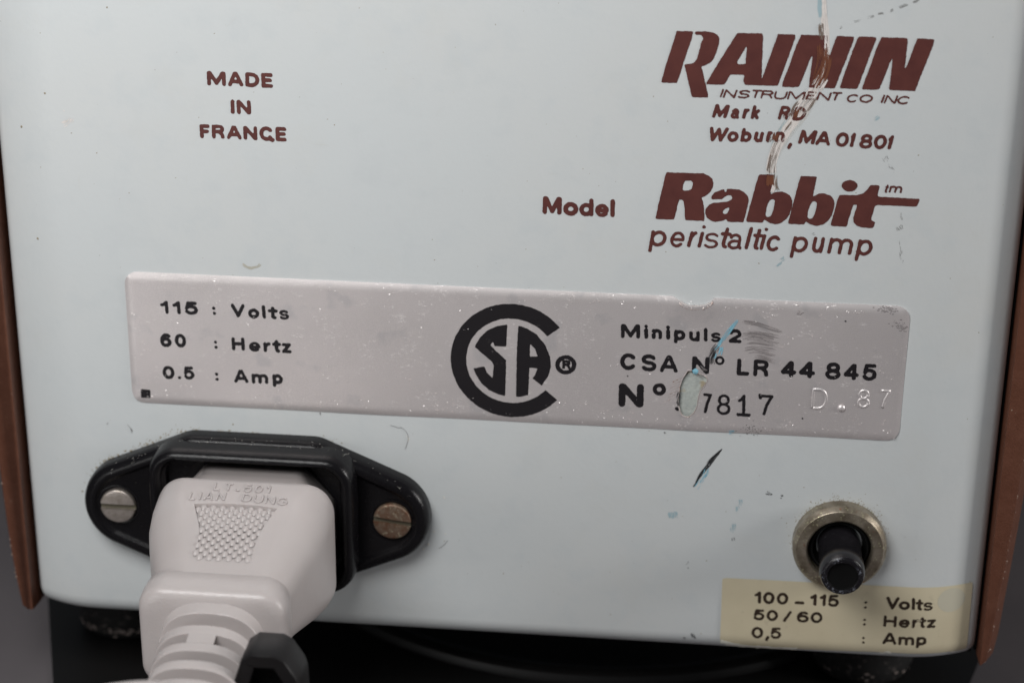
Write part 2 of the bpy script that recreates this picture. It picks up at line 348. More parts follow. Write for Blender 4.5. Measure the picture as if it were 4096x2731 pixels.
def contours(F, x0, y0, h):
    S = F < 0; c = S[:-1,:-1]*1+S[:-1,1:]*2+S[1:,1:]*4+S[1:,:-1]*8
    jj, ii = np.where((c > 0) & (c < 15)); nxt = {}
    def hp(j, i): a, b = F[j,i], F[j,i+1]; return (x0+(i+a/(a-b))*h, y0+j*h)
    def vp(j, i): a, b = F[j,i], F[j+1,i]; return (x0+i*h, y0+(j+a/(a-b))*h)
    T = {1:[(3,0)],2:[(0,1)],3:[(3,1)],4:[(1,2)],5:[(3,2),(1,0)],6:[(0,2)],7:[(3,2)],8:[(2,3)],9:[(2,0)],10:[(0,3),(2,1)],11:[(2,1)],12:[(1,3)],13:[(1,0)],14:[(0,3)]}
    pos = {}
    for j, i in zip(jj.tolist(), ii.tolist()):
        E_ = {0:('h',j,i), 1:('v',j,i+1), 2:('h',j+1,i), 3:('v',j,i)}
        for a, b in T[int(c[j,i])]: nxt[E_[a]] = E_[b]
    for k in nxt: pos[k] = hp(k[1],k[2]) if k[0] == 'h' else vp(k[1],k[2])
    loops = []; seen = set()
    for k in list(nxt):
        if k in seen: continue
        L = []; q = k
        while q in nxt and q not in seen: seen.add(q); L.append(pos[q]); q = nxt[q]
        if len(L) > 5: loops.append(L)
    return loops
def simplify(L, tol):
    P = np.array(L); n_ = len(P)
    if n_ < 8: return L
    keep = np.zeros(n_, bool); a = 0; b = int(np.argmax(((P-P[0])**2).sum(1))); keep[[a, b]] = True
    st = [(a, b), (b, n_)]
    Q = np.vstack([P, P[:1]])
    while st:
        i, j = st.pop()
        if j-i < 2: continue
        d = Q[j]-Q[i]; ln = math.hypot(*d)+1e-12; s = Q[i+1:j]-Q[i]
        e = np.abs(s[:,0]*d[1]-s[:,1]*d[0])/ln; k = int(np.argmax(e))
        if e[k] > tol: k += i+1; keep[k%n_] = True; st += [(i, k), (k, j)]
    R = [tuple(p) for p, q in zip(P, keep) if q]; return R if len(R) > 2 else L
def sheet(name, loops, m, parent, off, zf=surf, thick=0., **kw):
    """fill outlines (even-odd) into a sheet lying `off` mm above the surface zf."""
    cu = bpy.data.curves.new("tmp", 'CURVE'); cu.dimensions = '2D'; cu.fill_mode = 'BOTH'
    for L in loops:
        sp = cu.splines.new('POLY'); sp.points.add(len(L)-1); sp.use_cyclic_u = True
        for p, q in zip(sp.points, L): p.co = (q[0], q[1], 0, 1)
    if thick: cu.extrude = thick/2
    ob = bpy.data.objects.new("tmp", cu); col.objects.link(ob)
    dg = bpy.context.evaluated_depsgraph_get(); me = bpy.data.meshes.new_from_object(ob.evaluated_get(dg))
    vs = [(v.co.x, v.co.y, zf(v.co.x, v.co.y)+off+v.co.z) for v in me.vertices]; fs = [tuple(p.vertices) for p in me.polygons]
    bpy.data.objects.remove(ob); bpy.data.curves.remove(cu); bpy.data.meshes.remove(me)
    return mesh(name, vs, fs, m, parent, smooth=False, **kw)
def print_poly(name, loops_px, R, m, parent, off=.05, h=.07, rd=.07, amp=.016, conv=None, **kw):
    loops = [[(conv or (lambda a: at(*R(*a))))(p) for p in L] for L in loops_px]
    A = np.array([p for L in loops for p in L]); x0, y0 = A.min(0)-.5; x1, y1 = A.max(0)+.5
    X, Y = np.meshgrid(np.arange(x0, x1, h), np.arange(y0, y1, h)); F = poly_field(X, Y, loops)
    F = blur(np.clip(F, -.6, .6), max(1, int(rd/h)))+amp*rag(F.shape, 2)
    return sheet(name, [simplify(L, .012) for L in contours(F, x0, y0, h)], m, parent, off, **kw)
def text_polys(lines):
    """lines: (text, (bx0,by0), (bx1,by1), (tx,ty) cap-top above first letter, R, weight, shear, gap) -> polylines in mm + radius"""
    out = []
    for text, b0, b1, tp, R, wt, shear, gap in lines:
        if text in 'ea': wt *= .86
        if text == 's': wt *= .74
        if text in 'zSR825A': wt *= .94
        B0, B1 = np.array(at(*R(*b0))), np.array(at(*R(*b1))); T_ = np.array(at(*R(*tp)))
        u = B1-B0; L = np.linalg.norm(u); u /= L; vv = np.array([-u[1], u[0]]); H = (T_-B0)@vv
        for pl in strokes_of(text, 0, L/H, H, gap, wt):
            out.append(([tuple(B0+u*H*(p[0]+shear*p[1])+vv*H*p[1]) for p in pl], wt*H/2))
    return out
def print_text(name, lines, m, parent, off=.05, h=.06, amp=.015, extra=(), **kw):
    loops = []
    P = text_polys(lines)+list(extra)
    # group neighbouring strokes into blocks so each field stays small
    A = np.array([p for pl, r in P for p in pl]); x0, y0 = A.min(0)-1; x1, y1 = A.max(0)+1
    X, Y = np.meshgrid(np.arange(x0, x1, h), np.arange(y0, y1, h)); F = np.full(X.shape, 9.)
    for pl, r in P:
        q = np.array(pl); i0 = max(0, int((q[:,0].min()-r-.3-x0)/h)); i1 = int((q[:,0].max()+r+.3-x0)/h)+2
        j0 = max(0, int((q[:,1].min()-r-.3-y0)/h)); j1 = int((q[:,1].max()+r+.3-y0)/h)+2
        s = (slice(j0, j1), slice(i0, i1)); F[s] = np.minimum(F[s], seg_field(X[s], Y[s], list(zip(pl[:-1], pl[1:])), r))
    F = blur(np.clip(F, -.3, .3), 1)+amp*rag(F.shape, 2)
    return sheet(name, [simplify(L, .010) for L in contours(F, x0, y0, h)], m, parent, off, **kw)

# small worn marks made of many slivers following a path
def slivers(mb, path, width, n, ln=(1., 3.), wd=(.03, .1), z=.03, jit=.0, zf=surf, tilt=0.):
    P = np.array(path); d = np.r_[0, np.cumsum(np.hypot(*(P[1:]-P[:-1]).T))]; T = d[-1]
    wf = width if callable(width) else (lambda t: width)
    def pos(s): s = min(max(s, 0), T-1e-6); i = min(int(np.searchsorted(d, s, side='right'))-1, len(P)-2); f = (s-d[i])/(d[i+1]-d[i]+1e-9); t = P[i+1]-P[i]; t = t/(np.hypot(*t)+1e-9); return P[i]+(P[i+1]-P[i])*f, np.array([-t[1], t[0]])
    for _ in range(n):
        s0 = random.uniform(0, T); L = random.uniform(*ln); o = random.uniform(-1, 1); w = random.uniform(*wd); dd = random.uniform(-jit, jit); zz = z+random.uniform(0,.012)
        row = []
        for k in range(5):
            s = s0+L*(k/4-.5)
            if s < 0 or s > T: continue
            p, nn = pos(s); c_ = p+nn*(o*wf(s/T)/2+dd*(k/4-.5)); ww = w*(1-abs(k/4-.5)*1.9)*.5+.004
            row += [(*(c_+nn*ww), 0), (*(c_-nn*ww), 0)]
        tl = random.uniform(.3,1)*tilt*random.choice((1,1,-1))
        if len(row) >= 4: mb.add([(q[0], q[1], zf(q[0], q[1])+zz+(tl if (i_%2 == 0) else 0)) for i_, q in enumerate(row)], [(2*k, 2*k+1, 2*k+3, 2*k+2) for k in range(len(row)//2-1)])
def speck(mb, x, y, r, z=.03, zf=surf, n=6, stretch=1.):
    a0 = random.uniform(0, 6.28); base = zf(x, y)+z
    vs = [(x+r*random.uniform(.6,1.2)*math.cos(a0+6.283*k/n)*stretch, y+r*random.uniform(.6,1.2)*math.sin(a0+6.283*k/n), base) for k in range(n)]
    mb.add(vs+[(x, y, base+min(r*.35,.12))], [(k, (k+1)%n, n) for k in range(n)])

# ================================================================ SETTING
s = 900.0
mesh("table_top", [(-s,TAB,s), (s,TAB,s), (s,TAB,-s), (-s,TAB,-s), (-s,TAB-20,s), (s,TAB-20,s), (s,TAB-20,-s), (-s,TAB-20,-s)],
     [(0,1,2,3), (4,7,6,5), (0,4,5,1), (2,6,7,3), (1,5,6,2), (3,7,4,0)], M['table'], smooth=False, kind='structure', origin=(0,TAB,0))

vs, fs = lathe(0, 0, [(0.01,0), (54.5,0), (55.5,.15), (56.3,.55), (57.2,.55), (58.2,.1), (58.6,-.9), (58.6,-1.2)], 128, False, True)
shade_rim = empty("shadow_and_rim", (52,TAB,-40), "flat black sheet painted as shadow on the table under the pump, with a raised round rim", "mat")
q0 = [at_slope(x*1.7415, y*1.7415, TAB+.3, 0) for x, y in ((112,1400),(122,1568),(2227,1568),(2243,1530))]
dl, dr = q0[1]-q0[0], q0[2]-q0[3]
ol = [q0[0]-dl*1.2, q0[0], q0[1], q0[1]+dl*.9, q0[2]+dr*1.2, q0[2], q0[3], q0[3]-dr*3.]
mesh("shadow_sheet", *loft([[(p[0], TAB+h_, p[2]) for p in ol] for h_ in (.0,.25,.32)]), M['mat'], shade_rim, sharp=30)  # near-black sheet painted as the shadow under the pump
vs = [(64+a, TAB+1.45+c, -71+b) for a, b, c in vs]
mesh("raised_rim", vs, [f[::-1] for f in fs], M['mat'], shade_rim, sharp=40)

# ================================================================ THE PUMP
pump = empty("peristaltic_pump", (52.3, TAB, -80), "pale blue grey laboratory pump seen from behind with brown side cheeks and worn labels", "laboratory pump")

# rear panel: one sheet with rolled edges, folded back round the sides and the bottom
xs = sorted(set([XL, XL+.15, XL+.35, XL+.7, XL+1.0, XL+1.3]+list(np.linspace(XL+1.3, -8, 10))+list(np.linspace(-8, 111.5, 40))+list(np.linspace(111.5, XR-1.3, 10))+[XR-1.3, XR-1., XR-.7, XR-.35, XR-.15, XR]))
ys = sorted(set([YB, YB+.1, YB+.3, YB+.6, YB+1., YB+1.5, YB+2., YB+2.6, YB+3.2]+list(np.linspace(YB+3.2, YT, 36))))
vs = []; fs = []; nx, ny = len(xs), len(ys)
def corner(x, y):                      # round the lower corners of the sheet
    R_ = 1.1
    for cx, sg in ((XL+R_, -1), (XR-R_, 1)):
        if (x-cx)*sg > 0 and y < YB+R_:
            dx, dy = (x-cx)*sg/R_, (YB+R_-y)/R_; mx = max(dx, dy); r = math.hypot(dx, dy)
            if r > 1e-6: f = mx/r; return cx+sg*dx*f*R_, YB+R_-dy*f*R_
    return x, y
for y in ys:
    for x in xs: X_, Y_ = corner(x, y); vs.append((X_, Y_, surf(x, y)))
for j in range(ny-1):
    for i in range(nx-1): a = j*nx+i; fs.append((a, a+1, a+nx+1, a+nx))
rim = [j*nx for j in range(ny-1, -1, -1)]+[i for i in range(1, nx)]+[j*nx+nx-1 for j in range(1, ny)]
k0 = len(vs)
for i in rim: v = vs[i]; vs.append((v[0], v[1], -160.))
for a in range(len(rim)-1): fs.append((rim[a], k0+a, k0+a+1, rim[a+1]))
panel = mesh("rear_panel", vs, fs, M['paint'], pump)

# brown side cheeks
def cheek(inner, outer, sg):
    """outline in the x-y plane, extruded back; sg = side"""
    mb = MB(); pts = outer
    def ring(ins, z):
        yb = pts[-1][1]; sh = lambda y: y if y > yb+12 else yb+ins*.25+(y-yb)*(12-ins*.25)/12
        return [(inner, YT, z)]+[(x-sg*ins*.9, sh(y), z) for x, y in pts]+[(inner, sh(yb), z)]
    rings = [ring(0, -160), ring(0, -5.0), ring(.2, -4.2), ring(1.75, -1.0), ring(1.95, -.85)]
    v, f = loft(rings, True, True); mb.add(v, f if sg > 0 else [q[::-1] for q in f]); return mb
LO = [(-24.0,YT), (-23.6,0), (-23.0,-20), (-22.5,-34), (-22.2,-42), (-22.0,-46), (-21.6,-51), (-21.1,-55.2), (-20.4,-55.9)]
RO = [(129.0,YT), (128.0,0), (127.0,-20), (126.5,-31.6), (126.1,-39.1), (125.6,-46.9), (125.3,-52), (124.9,-54.9), (124.3,-55.6)]
ch1 = cheek(XL-.45, LO, -1).build("side_cheek", M['brown'], pump, sharp=50, label="brown plastic side cheek with a chipped lower corner, left")
ch2 = cheek(XR+.45, RO, 1).build("side_cheek", M['brown'], pump, sharp=50, label="brown plastic side cheek, right")
for ch, O_, sg in ((ch1, LO, -1), (ch2, RO, 1)):
    mb = MB()
    for _ in range(60 if sg < 0 else 45):
        t = random.random()**.6; yy = 0-55.5*t if sg < 0 else -10-45*t
        for a, b in zip(O_[:-1], O_[1:]):
            if b[1] <= yy <= a[1]: xx = a[0]+(b[0]-a[0])*(a[1]-yy)/(a[1]-b[1]+1e-9); break
        else: continue
        speck(mb, xx-sg*random.gauss(1.75,.12), yy, random.uniform(.05,.2), -.93, zf=lambda x, y: 0., n=5)
    mb.build("edge_chips", M['chip'], ch, smooth=False, kind='stuff')
# dark chassis between panel fold and cheeks, seen as a black gap
for x0, x1 in ((XL-.42, XL+.02), (XR-.02, XR+.42)):
    mesh("gap_seal", *loft([[(x0,YB+.3,z), (x1,YB+.3,z), (x1,YT-.2,z), (x0,YT-.2,z)] for z in (-159, -5.)]), M['deep'], pump, smooth=False)
mesh("base_plate", [(XL+.5,YB+.6,-4), (XR-.5,YB+.6,-4), (XR-.5,YB+.6,-159), (XL+.5,YB+.6,-159)], [(0,3,2,1)], M['deep'], pump, smooth=False)
# rubber feet
for fx in (-10.5, 108.0):
    v, f = lathe(0, 0, [(9.2,14.8), (9.2,12.6), (8.4,11.5), (7.6,3.2), (7.9,2.2), (7.2,.4), (6.2,.02)], 48, True, True)
    fz = -24.
    foot_o = mesh("rubber_foot", [(fx+a, TAB+.34+c*.97, fz+b) for a, b, c in v], [q for q in f], M['rubber'], pump, sharp=40)
    mb = MB()
    for _ in range(70 if fx < 0 else 12):
        a_ = random.uniform(3.5, 5.9); a_ = -a_; rr_ = 7.9; cl_ = 1 if abs(math.sin(a_*3.3+fx)) > .55 else .3
        if random.random() > cl_: continue
        c0 = np.array([fx+rr_*math.cos(a_), TAB+2.2+random.gauss(0,.28), fz+rr_*math.sin(a_)]); k_ = random.uniform(.08,.28)
        t_ = np.array([-math.sin(a_), 0, math.cos(a_)])*k_*2; u_ = np.array([0, k_, 0]); o_ = np.array([math.cos(a_), 0, math.sin(a_)])*.12
        mb.add([c0+o_-t_, c0+o_-u_, c0+o_+t_, c0+o_+u_], [(0,1,2,3)])
    mb.build("dusty_edge", M['foot_dust'], foot_o, smooth=False, kind='stuff')

# ---- lettering printed on the panel
Rm = reg(0, 0, 1.568); RA = reg(2600, 100, 3.92); RB = reg(3150, 100, 3.92); RC = reg(2600, 650, 3.92); RD = reg(3150, 650, 3.92)
RL = reg(2780, 320, 2.6133); RMo = reg(2100, 720, 5.113)
w = .265
print_text("origin_lettering", [
    ("M", (1300,536), (1418,541), (1300,445), Rm, w, 0, .1), ("A", (1432,541), (1527,544), (1432,449), Rm, w, 0, .1), ("D", (1540,545), (1628,549), (1540,454), Rm, w, 0, .1), ("E", (1641,550), (1713,552), (1641,458), Rm, w, 0, .1),
    ("I", (1449,714), (1473,715), (1449,624), Rm, w, 0, .1), ("N", (1487,716), (1576,719), (1487,627), Rm, w, 0, .1),
    ("F", (1256,867), (1319,869), (1256,779), Rm, w, 0, .1), ("R", (1331,869), (1411,872), (1331,781), Rm, w, 0, .1), ("A", (1424,872), (1516,876), (1424,786), Rm, w, 0, .1),
    ("N", (1528,876), (1615,880), (1528,790), Rm, w, 0, .1), ("C", (1628,882), (1717,886), (1628,791), Rm, w, 0, .1), ("E", (1730,885), (1798,888), (1730,796), Rm, w, 0, .1)],
    M['brown_ink'], panel, extra=[([at(*Rm(1690,868)), at(*Rm(1708,878))], .30)])
w = .235
print_text("model_lettering", [("M", (357,692), (745,712), (362,328), RMo, w, 0, .1), ("o", (778,725), (1088,736), (778,350), RMo, w+.02, 0, .1),
    ("d", (1105,734), (1397,745), (1105,370), RMo, w, 0, .1), ("e", (1430,750), (1712,762), (1430,385), RMo, w+.01, 0, .1), ("l", (1742,757), (1835,760), (1745,388), RMo, w, .0, .1)], M['brown_ink'], panel)
# company name, traced
print_poly("name_lettering", [
  [(172,905),(230,690),(283,520),(350,320),(420,95),(678,100),(650,225),(590,400),(530,570),(465,795),(418,914)]], RA, M['brown_ink'], panel)
print_poly("name_lettering", [
  [(698,128),(712,102),(870,103),(990,120),(1060,160),(1088,215),(1085,290),(1040,430),(1003,525),(950,590),(880,630),(808,655),(830,740),(860,880),(880,970),(908,1090),(905,1139),(662,1135),(645,1090),(600,890),(570,760),(536,632),(550,616),(640,612),(700,585),(735,530),(770,410),(800,290),(832,210),(825,185),(790,158),(715,157)]], RA, M['brown_ink'], panel)
print_poly("name_lettering", [
  [(880,912),(960,780),(1100,550),(1250,310),(1345,165),(1372,128),(1762,132),(1775,200),(1768,300),(1757,600),(1747,872),(1800,720),(1900,440),(2005,145),(2277,152),(2270,220),(2180,470),(2060,800),(2005,955),(1485,944),(1463,885),(1478,800),(1468,783),(1258,780),(1230,830),(1162,938),(885,932)],
  [(1508,335),(1517,350),(1497,612),(1430,618),(1368,608),(1366,580),(1420,490)]], RA, M['brown_ink'], panel)
N_ = [(1475,194),(1882,208),(1886,260),(1862,450),(1826,742),(1890,600),(1960,400),(2032,212),(2302,225),(2290,300),(2200,530),(2080,820),(2000,1038),(1597,1022),(1593,990),(1620,770),(1656,488),(1600,600),(1530,790),(1440,1005),(1400,1018),(1172,1012),(1168,980),(1280,690),(1400,350)]
print_poly("name_lettering", [[(x-1258, y-40) for x, y in N_]], RB, M['brown_ink'], panel)
print_poly("name_lettering", [[(1112,182),(1388,190),(1390,235),(1310,430),(1100,992),(1070,1003),(828,994),(820,970),(960,570),(1090,230)]], RB, M['brown_ink'], panel)
print_poly("name_lettering", [N_], RB, M['brown_ink'], panel)
# "INSTRUMENT CO INC", wide slanted letters one by one (base-left x, base-right x, base y, top y)
wi = .21; LI = []
for ch, a, b, yb, sh in (('I',255,270,182,.3),('N',286,416,187,.3),('S',435,560,192,.28),('T',583,660,190,.3),('R',680,806,195,.25),('U',812,944,204,.27),('M',958,1136,206,.22),('E',1150,1236,207,.3),('N',1263,1400,214,.3),('T',1420,1492,215,.35),('C',1570,1692,235,.3),('O',1703,1842,238,.25),('I',1937,1953,243,.3),('N',1968,2092,247,.3),('C',2098,2232,254,.3)):
    ex = 14 if ch == 'T' else 0
    LI.append((ch, (a-ex, yb), (b+ex+(2 if ch == 'I' else 0), yb+.035*(b-a)), (a-ex, yb-90), RL, wi, sh, .1))
print_text("company_lettering", LI, M['brown_ink'], panel, h=.05)
wm = .235
LM = [("M", (172,395), (325,402), (172,250), RL, wm, .24, .1), ("a", (362,405), (455,408), (362,255), RL, wm, .18, .1), ("r", (487,408), (552,410), (487,260), RL, wm, .18, .1), ("k", (577,410), (662,414), (577,264), RL, wm, .16, .1),
      ("R", (858,416), (965,420), (858,269), RL, wm, .24, .1), ("D", (1010,424), (1140,430), (1010,275), RL, wm, .2, .1),
      ("W", (118,640), (318,650), (118,485), RL, wm, .2, .1), ("o", (330,648), (446,650), (330,497), RL, wm, .12, .1), ("b", (470,648), (580,652), (470,497), RL, wm, .12, .1), ("u", (606,650), (700,653), (606,500), RL, wm, .16, .1),
      ("r", (733,648), (792,650), (733,496), RL, wm, .18, .1), ("n", (828,650), (928,652), (828,498), RL, wm, .14, .1), (",", (962,700), (985,698), (962,550), RL, wm, .1, .1),
      ("M", (1070,668), (1240,676), (1070,518), RL, wm, .22, .1), ("A", (1253,680), (1405,690), (1253,528), RL, wm, .08, .1),
      ("0", (1458,698), (1595,703), (1458,545), RL, wm, .1, .1), ("1", (1600,702), (1648,703), (1600,550), RL, wm, .2, .1), ("8", (1708,717), (1843,721), (1708,562), RL, wm, .1, .1), ("0", (1855,722), (1990,727), (1855,568), RL, wm, .1, .1), ("1", (1990,725), (2042,727), (1990,574), RL, wm, .2, .1)]
print_text("address_lettering", LM, M['brown_ink'], panel)
# model name, traced
print_poly("model_name_lettering", [
  [(262,153),(840,172),(920,205),(970,255),(992,320),(985,390),(950,455),(900,500),(855,532),(806,550),(830,610),(845,720),(852,880),(845,915),(556,902),(548,880),(540,700),(525,605),(500,582),(465,582),(440,640),(400,800),(375,895),(88,885),(82,865),(140,620),(200,370),(240,200)],
  [(545,290),(640,285),(673,315),(670,370),(645,420),(590,440),(525,438),(510,415),(520,350)]], RC, M['brown_ink'], panel)
print_poly("model_name_lettering", [
  [(958,560),(965,520),(1020,465),(1120,425),(1160,418),(1172,462),(1195,462),(1208,416),(1250,413),(1400,425),(1480,465),(1535,530),(1550,590),(1525,700),(1470,920),(1455,937),(1212,927),(1190,890),(1120,915),(1020,930),(950,910),(890,860),(865,800),(870,730),(920,665),(1000,630),(1150,618),(1220,610),(1275,580),(1290,550),(1275,515),(1220,512),(1170,530),(1125,578),(970,575)],
  [(1245,700),(1240,740),(1215,790),(1180,810),(1145,795),(1143,760),(1170,725)]], RC, M['brown_ink'], panel)
print_poly("model_name_lettering", [
  [(1712,185),(1957,190),(1950,240),(1885,508),(1960,465),(2060,453),(2140,475),(2200,525),(2232,600),(2225,680),(2190,810),(2130,890),(2050,950),(1960,970),(1870,945),(1788,890),(1762,942),(1512,930),(1506,905),(1600,560),(1670,300)],
  [(1885,585),(1930,572),(1958,600),(1950,670),(1920,780),(1885,850),(1835,855),(1805,820),(1825,720),(1850,640)]], RC, M['brown_ink'], panel)
print_poly("model_name_lettering", [
  [(212,210),(460,222),(455,250),(435,340),(395,535),(480,490),(570,482),(660,510),(715,560),(737,630),(725,720),(690,830),(640,910),(560,970),(460,995),(370,975),(285,922),(255,972),(15,960),(8,940),(100,590),(180,290)],
  [(390,612),(430,603),(463,630),(450,710),(420,820),(385,880),(340,880),(312,850),(325,750),(350,670)]], RD, M['brown_ink'], panel)
print_poly("model_name_lettering", [[(972+125*math.cos(a*.2618), 365+91*math.sin(a*.2618)) for a in range(24)]], RD, M['brown_ink'], panel)
print_poly("model_name_lettering", [
  [(817,506),(1080,512),(1180,485),(1250,425),(1298,355),(1425,353),(1441,368),(1412,520),(1430,535),(2062,570),(2069,590),(2027,691),(1400,665),(1370,680),(1340,780),(1310,870),(1320,910),(1372,935),(1360,1000),(1330,1027),(1160,1018),(1080,985),(1035,930),(1035,850),(1060,760),(1090,680),(1085,657),(1030,658),(1000,750),(960,870),(930,998),(915,1004),(690,995),(675,970),(720,810),(780,590)]], RD, M['brown_ink'], panel)
R1 = reg(2500, 0, 1.4254); wp = .15; LP = []
for ch, a, b, yb in (('p',138,230,1403),('e',252,332,1408),('r',352,395,1409),('i',412,424,1411),('s',445,527,1414),('t',532,584,1414),('a',580,665,1420),('l',680,698,1421),('t',716,764,1423),('i',765,780,1425),('c',800,880,1431),('p',945,1035,1437),('u',1060,1125,1440),('m',1152,1290,1446),('p',1315,1402,1455)):
    LP.append((ch, (a-2, yb), (b+(3 if ch in 'il' else -2), yb+.05*(b-a)), (a, yb-129), R1, wp, .2 if ch in 'rilt' else .13, .1))
print_text("product_lettering", LP, M['brown_ink'], panel, h=.05)
print_text("trademark_lettering", [("t", (1508,470), (1555,474), (1508,330), RD, .2, .2, .1), ("m", (1582,470), (1785,480), (1582,320), RD, .2, .15, .1)], M['brown_ink'], panel, h=.05)

# ---- scraped line running down through the lettering
Pn = lambda R, L: [at(*R(*p)) for p in L]
R9 = reg(2900, 0, 3.92); R10 = reg(2900, 380, 3.5636)
path = Pn(R9, [(1545,-60),(1550,120),(1560,330),(1585,560),(1590,760),(1580,960),(1545,1110),(1490,1240),(1430,1370),(1380,1480)])+Pn(R10, [(1190,60),(1120,170),(1040,290),(960,400),(860,530),(790,640),(730,760),(690,880),(660,1010),(655,1130)])
mb = MB(); slivers(mb, path, lambda t: .55 if t < .12 else (.8 if t < .34 else (1.9 if t < .62 else 1.25)), 420, (1.5,5), (.05,.16), .012)
mb.build("scrape_mark", M['scrape'], panel, smooth=False, label="pale scraped line through the lettering", kind='stuff')
mb = MB(); slivers(mb, path[9:], lambda t: 2.7-1.1*t, 90, (1.5,5), (.03,.09), .008); mb.build("scrape_mark", M['scrape_soft'], panel, smooth=False, label="fainter edge of the scraped line", kind='stuff')
mb = MB(); slivers(mb, path[:10], lambda t: .6-.2*t, 60, (1.5,5), (.05,.14), .062); slivers(mb, path[9:13], lambda t: 1.3, 22, (.8,2.2), (.03,.07), .062); slivers(mb, path[13:], 1.2, 10, (.8,2), (.03,.06), .062)
slivers(mb, Pn(R10, [(720,1180),(700,1260),(690,1330),(665,1395)]), .45, 50, (.8,2.2), (.04,.12), .062)
slivers(mb, Pn(R9, [(1530,1200),(1480,1310),(1430,1380)]), 1.6, 40, (.8,2.6), (.06,.16), .062)
mb.build("scrape_mark", M['scrape'], panel, smooth=False, label="pale scraped streaks over the brown print", kind='stuff')
mb = MB(); slivers(mb, Pn(R9, [(1530,680),(1530,900),(1500,1080),(1430,1250),(1370,1360)]), 1.3, 46, (1.5,5), (.05,.14), .07)
slivers(mb, Pn(R9, [(1640,850),(1630,1000),(1600,1130),(1540,1260),(1480,1370)]), .6, 34, (1.5,4), (.05,.16), .07)
slivers(mb, Pn(R10, [(640,1140),(640,1210),(650,1300)]), .95, 60, (1.,3), (.05,.16), .07)
slivers(mb, Pn(R10, [(1010,190),(990,260),(960,330)]), 1., 26, (.8,2), (.04,.12), .07); slivers(mb, Pn(R10, [(740,540),(720,600),(700,660)]), .8, 26, (.8,2), (.04,.12), .07)
slivers(mb, Pn(R10, [(900,250),(880,300),(860,350)]), 1., 14, (.6,1.6), (.03,.08), .02)
mb.build("scuffed_print", M['rust_streak'], panel, smooth=False, label="rusty brown scuffs in the print", kind='stuff')
mb = MB(); slivers(mb, path[15:], 1.1, 34, (.8,3), (.015,.032), .075); slivers(mb, Pn(R10, [(960,370),(900,440),(850,510),(830,560)]), .15, 8, (2,6), (.04,.08), .075)
slivers(mb, Pn(R10, [(1310,10),(1240,130),(1170,230)]), .25, 8, (2,5), (.03,.06), .075); slivers(mb, Pn(R10, [(590,1130),(620,1000),(660,850)]), .3, 10, (2,5), (.03,.06), .075)
slivers(mb, Pn(R9, [(1500,360),(1510,520),(1530,640)]), .7, 26, (.6,2.5), (.03,.09), .075); slivers(mb, Pn(R10, [(720,1100),(715,1200),(720,1290),(750,1370)]), .5, 16, (.8,2.5), (.03,.06), .075)
slivers(mb, path[9:13], 1.6, 12, (.8,2.), (.015,.03), .075)
slivers(mb, Pn(R10, [(1050,90),(1000,150),(950,250)]), .5, 14, (.6,2), (.03,.06), .075)
for px, py in ((640,620),(650,650),(660,600),(630,660)): slivers(mb, Pn(R10, [(px,py-20),(px-12,py+25)]), .3, 6, (.4,1), (.02,.05), .02)
mb.build("dark_streaks", M['streak_dark'], panel, smooth=False, kind='stuff')
mb = MB(); slivers(mb, Pn(R9, [(1500,-40),(1500,130),(1510,300)]), .7, 44, (1,4), (.05,.14), .012); slivers(mb, Pn(R10, [(860,360),(820,440),(700,680),(640,830)]), .5, 14, (1,3), (.03,.08), .011)
for x, y in ((860,1520),(880,1495),(1420,690)): slivers(mb, Pn(R1, [(x,y),(x+35,y-28)]), .5, 8, (.4,1.2), (.04,.1), .012)
for x, y, k in ((140,485,26), (565,405,7), (545,440,4), (530,560,7), (515,575,4)):
    slivers(mb, Pn(reg(2600,1750,1.572), [(x,y-22),(x+6,y+22)]), 1.4 if k > 20 else .6, k, (.4,1.4), (.06,.2), .012)
mb.build("blue_marks", M['blue_soft'], panel, smooth=False, kind='stuff')
R3 = reg(2600, 1750, 1.572)
mb = MB(); slivers(mb, Pn(R3, [(452,70),(400,125),(350,190),(310,245),(272,310)]), lambda t: .12+.55*math.sin(min(t*1.1,1)*math.pi), 130, (.5,2.2), (.03,.12), .016)
for p_, k in (([(728,345),(770,358)], 12), ([(820,368),(835,372)], 9), ([(232,783),(240,790)], 7), ([(235,815),(240,822)], 4), ([(522,625),(526,650)], 6), ([(205,1262),(225,1265)],6), ([(262,1225),(282,1268)], 14)): slivers(mb, Pn(R3, p_), .5, k, (.3,.9), (.03,.09), .016)
mb.build("black_marks", M['blackmark'], panel, smooth=False, kind='stuff'); mb = MB()
for p_, k in (([(1440,85),(1475,75)],10), ([(1510,65),(1530,55)],9), ([(1560,45),(1615,25)],16), ([(1640,15),(1690,-5)],10), ([(1380,100),(1420,95)],5), ([(1300,130),(1350,120)],4), ([(1220,160),(1240,153)],3)): slivers(mb, Pn(R1, p_), .35, k, (.4,1.3), (.03,.08), .016)
for p_, k, w_ in (([(1480,895),(1500,925)],9,.8), ([(1500,930),(1535,985)],8,.4), ([(1560,1285),(1570,1312)],22,.9), ([(1575,1210),(1582,1260)],5,.3), ([(1570,1370),(1580,1500)],12,.5), ([(1085,1330),(1065,1335)],4,.4)): slivers(mb, Pn(R1, p_), w_, k, (.2,.7), (.03,.08), .016)
mb.build("faint_marks", M['faint_mark'], panel, smooth=False, kind='stuff')
mb = MB(); slivers(mb, Pn(R3, [(372,165),(355,215),(325,260),(300,300),(285,322)]), .7, 22, (.5,1.4), (.04,.10), .02); mb.build("blue_marks", M['cyan'], panel, smooth=False, kind='stuff', label="bright blue rub beside the black mark")
mb = MB()
for _ in range(150): speck(mb, random.uniform(XL+2, XR-2), random.uniform(YB+3, 42), random.uniform(.03,.10), .004, stretch=random.uniform(.7,1.6))
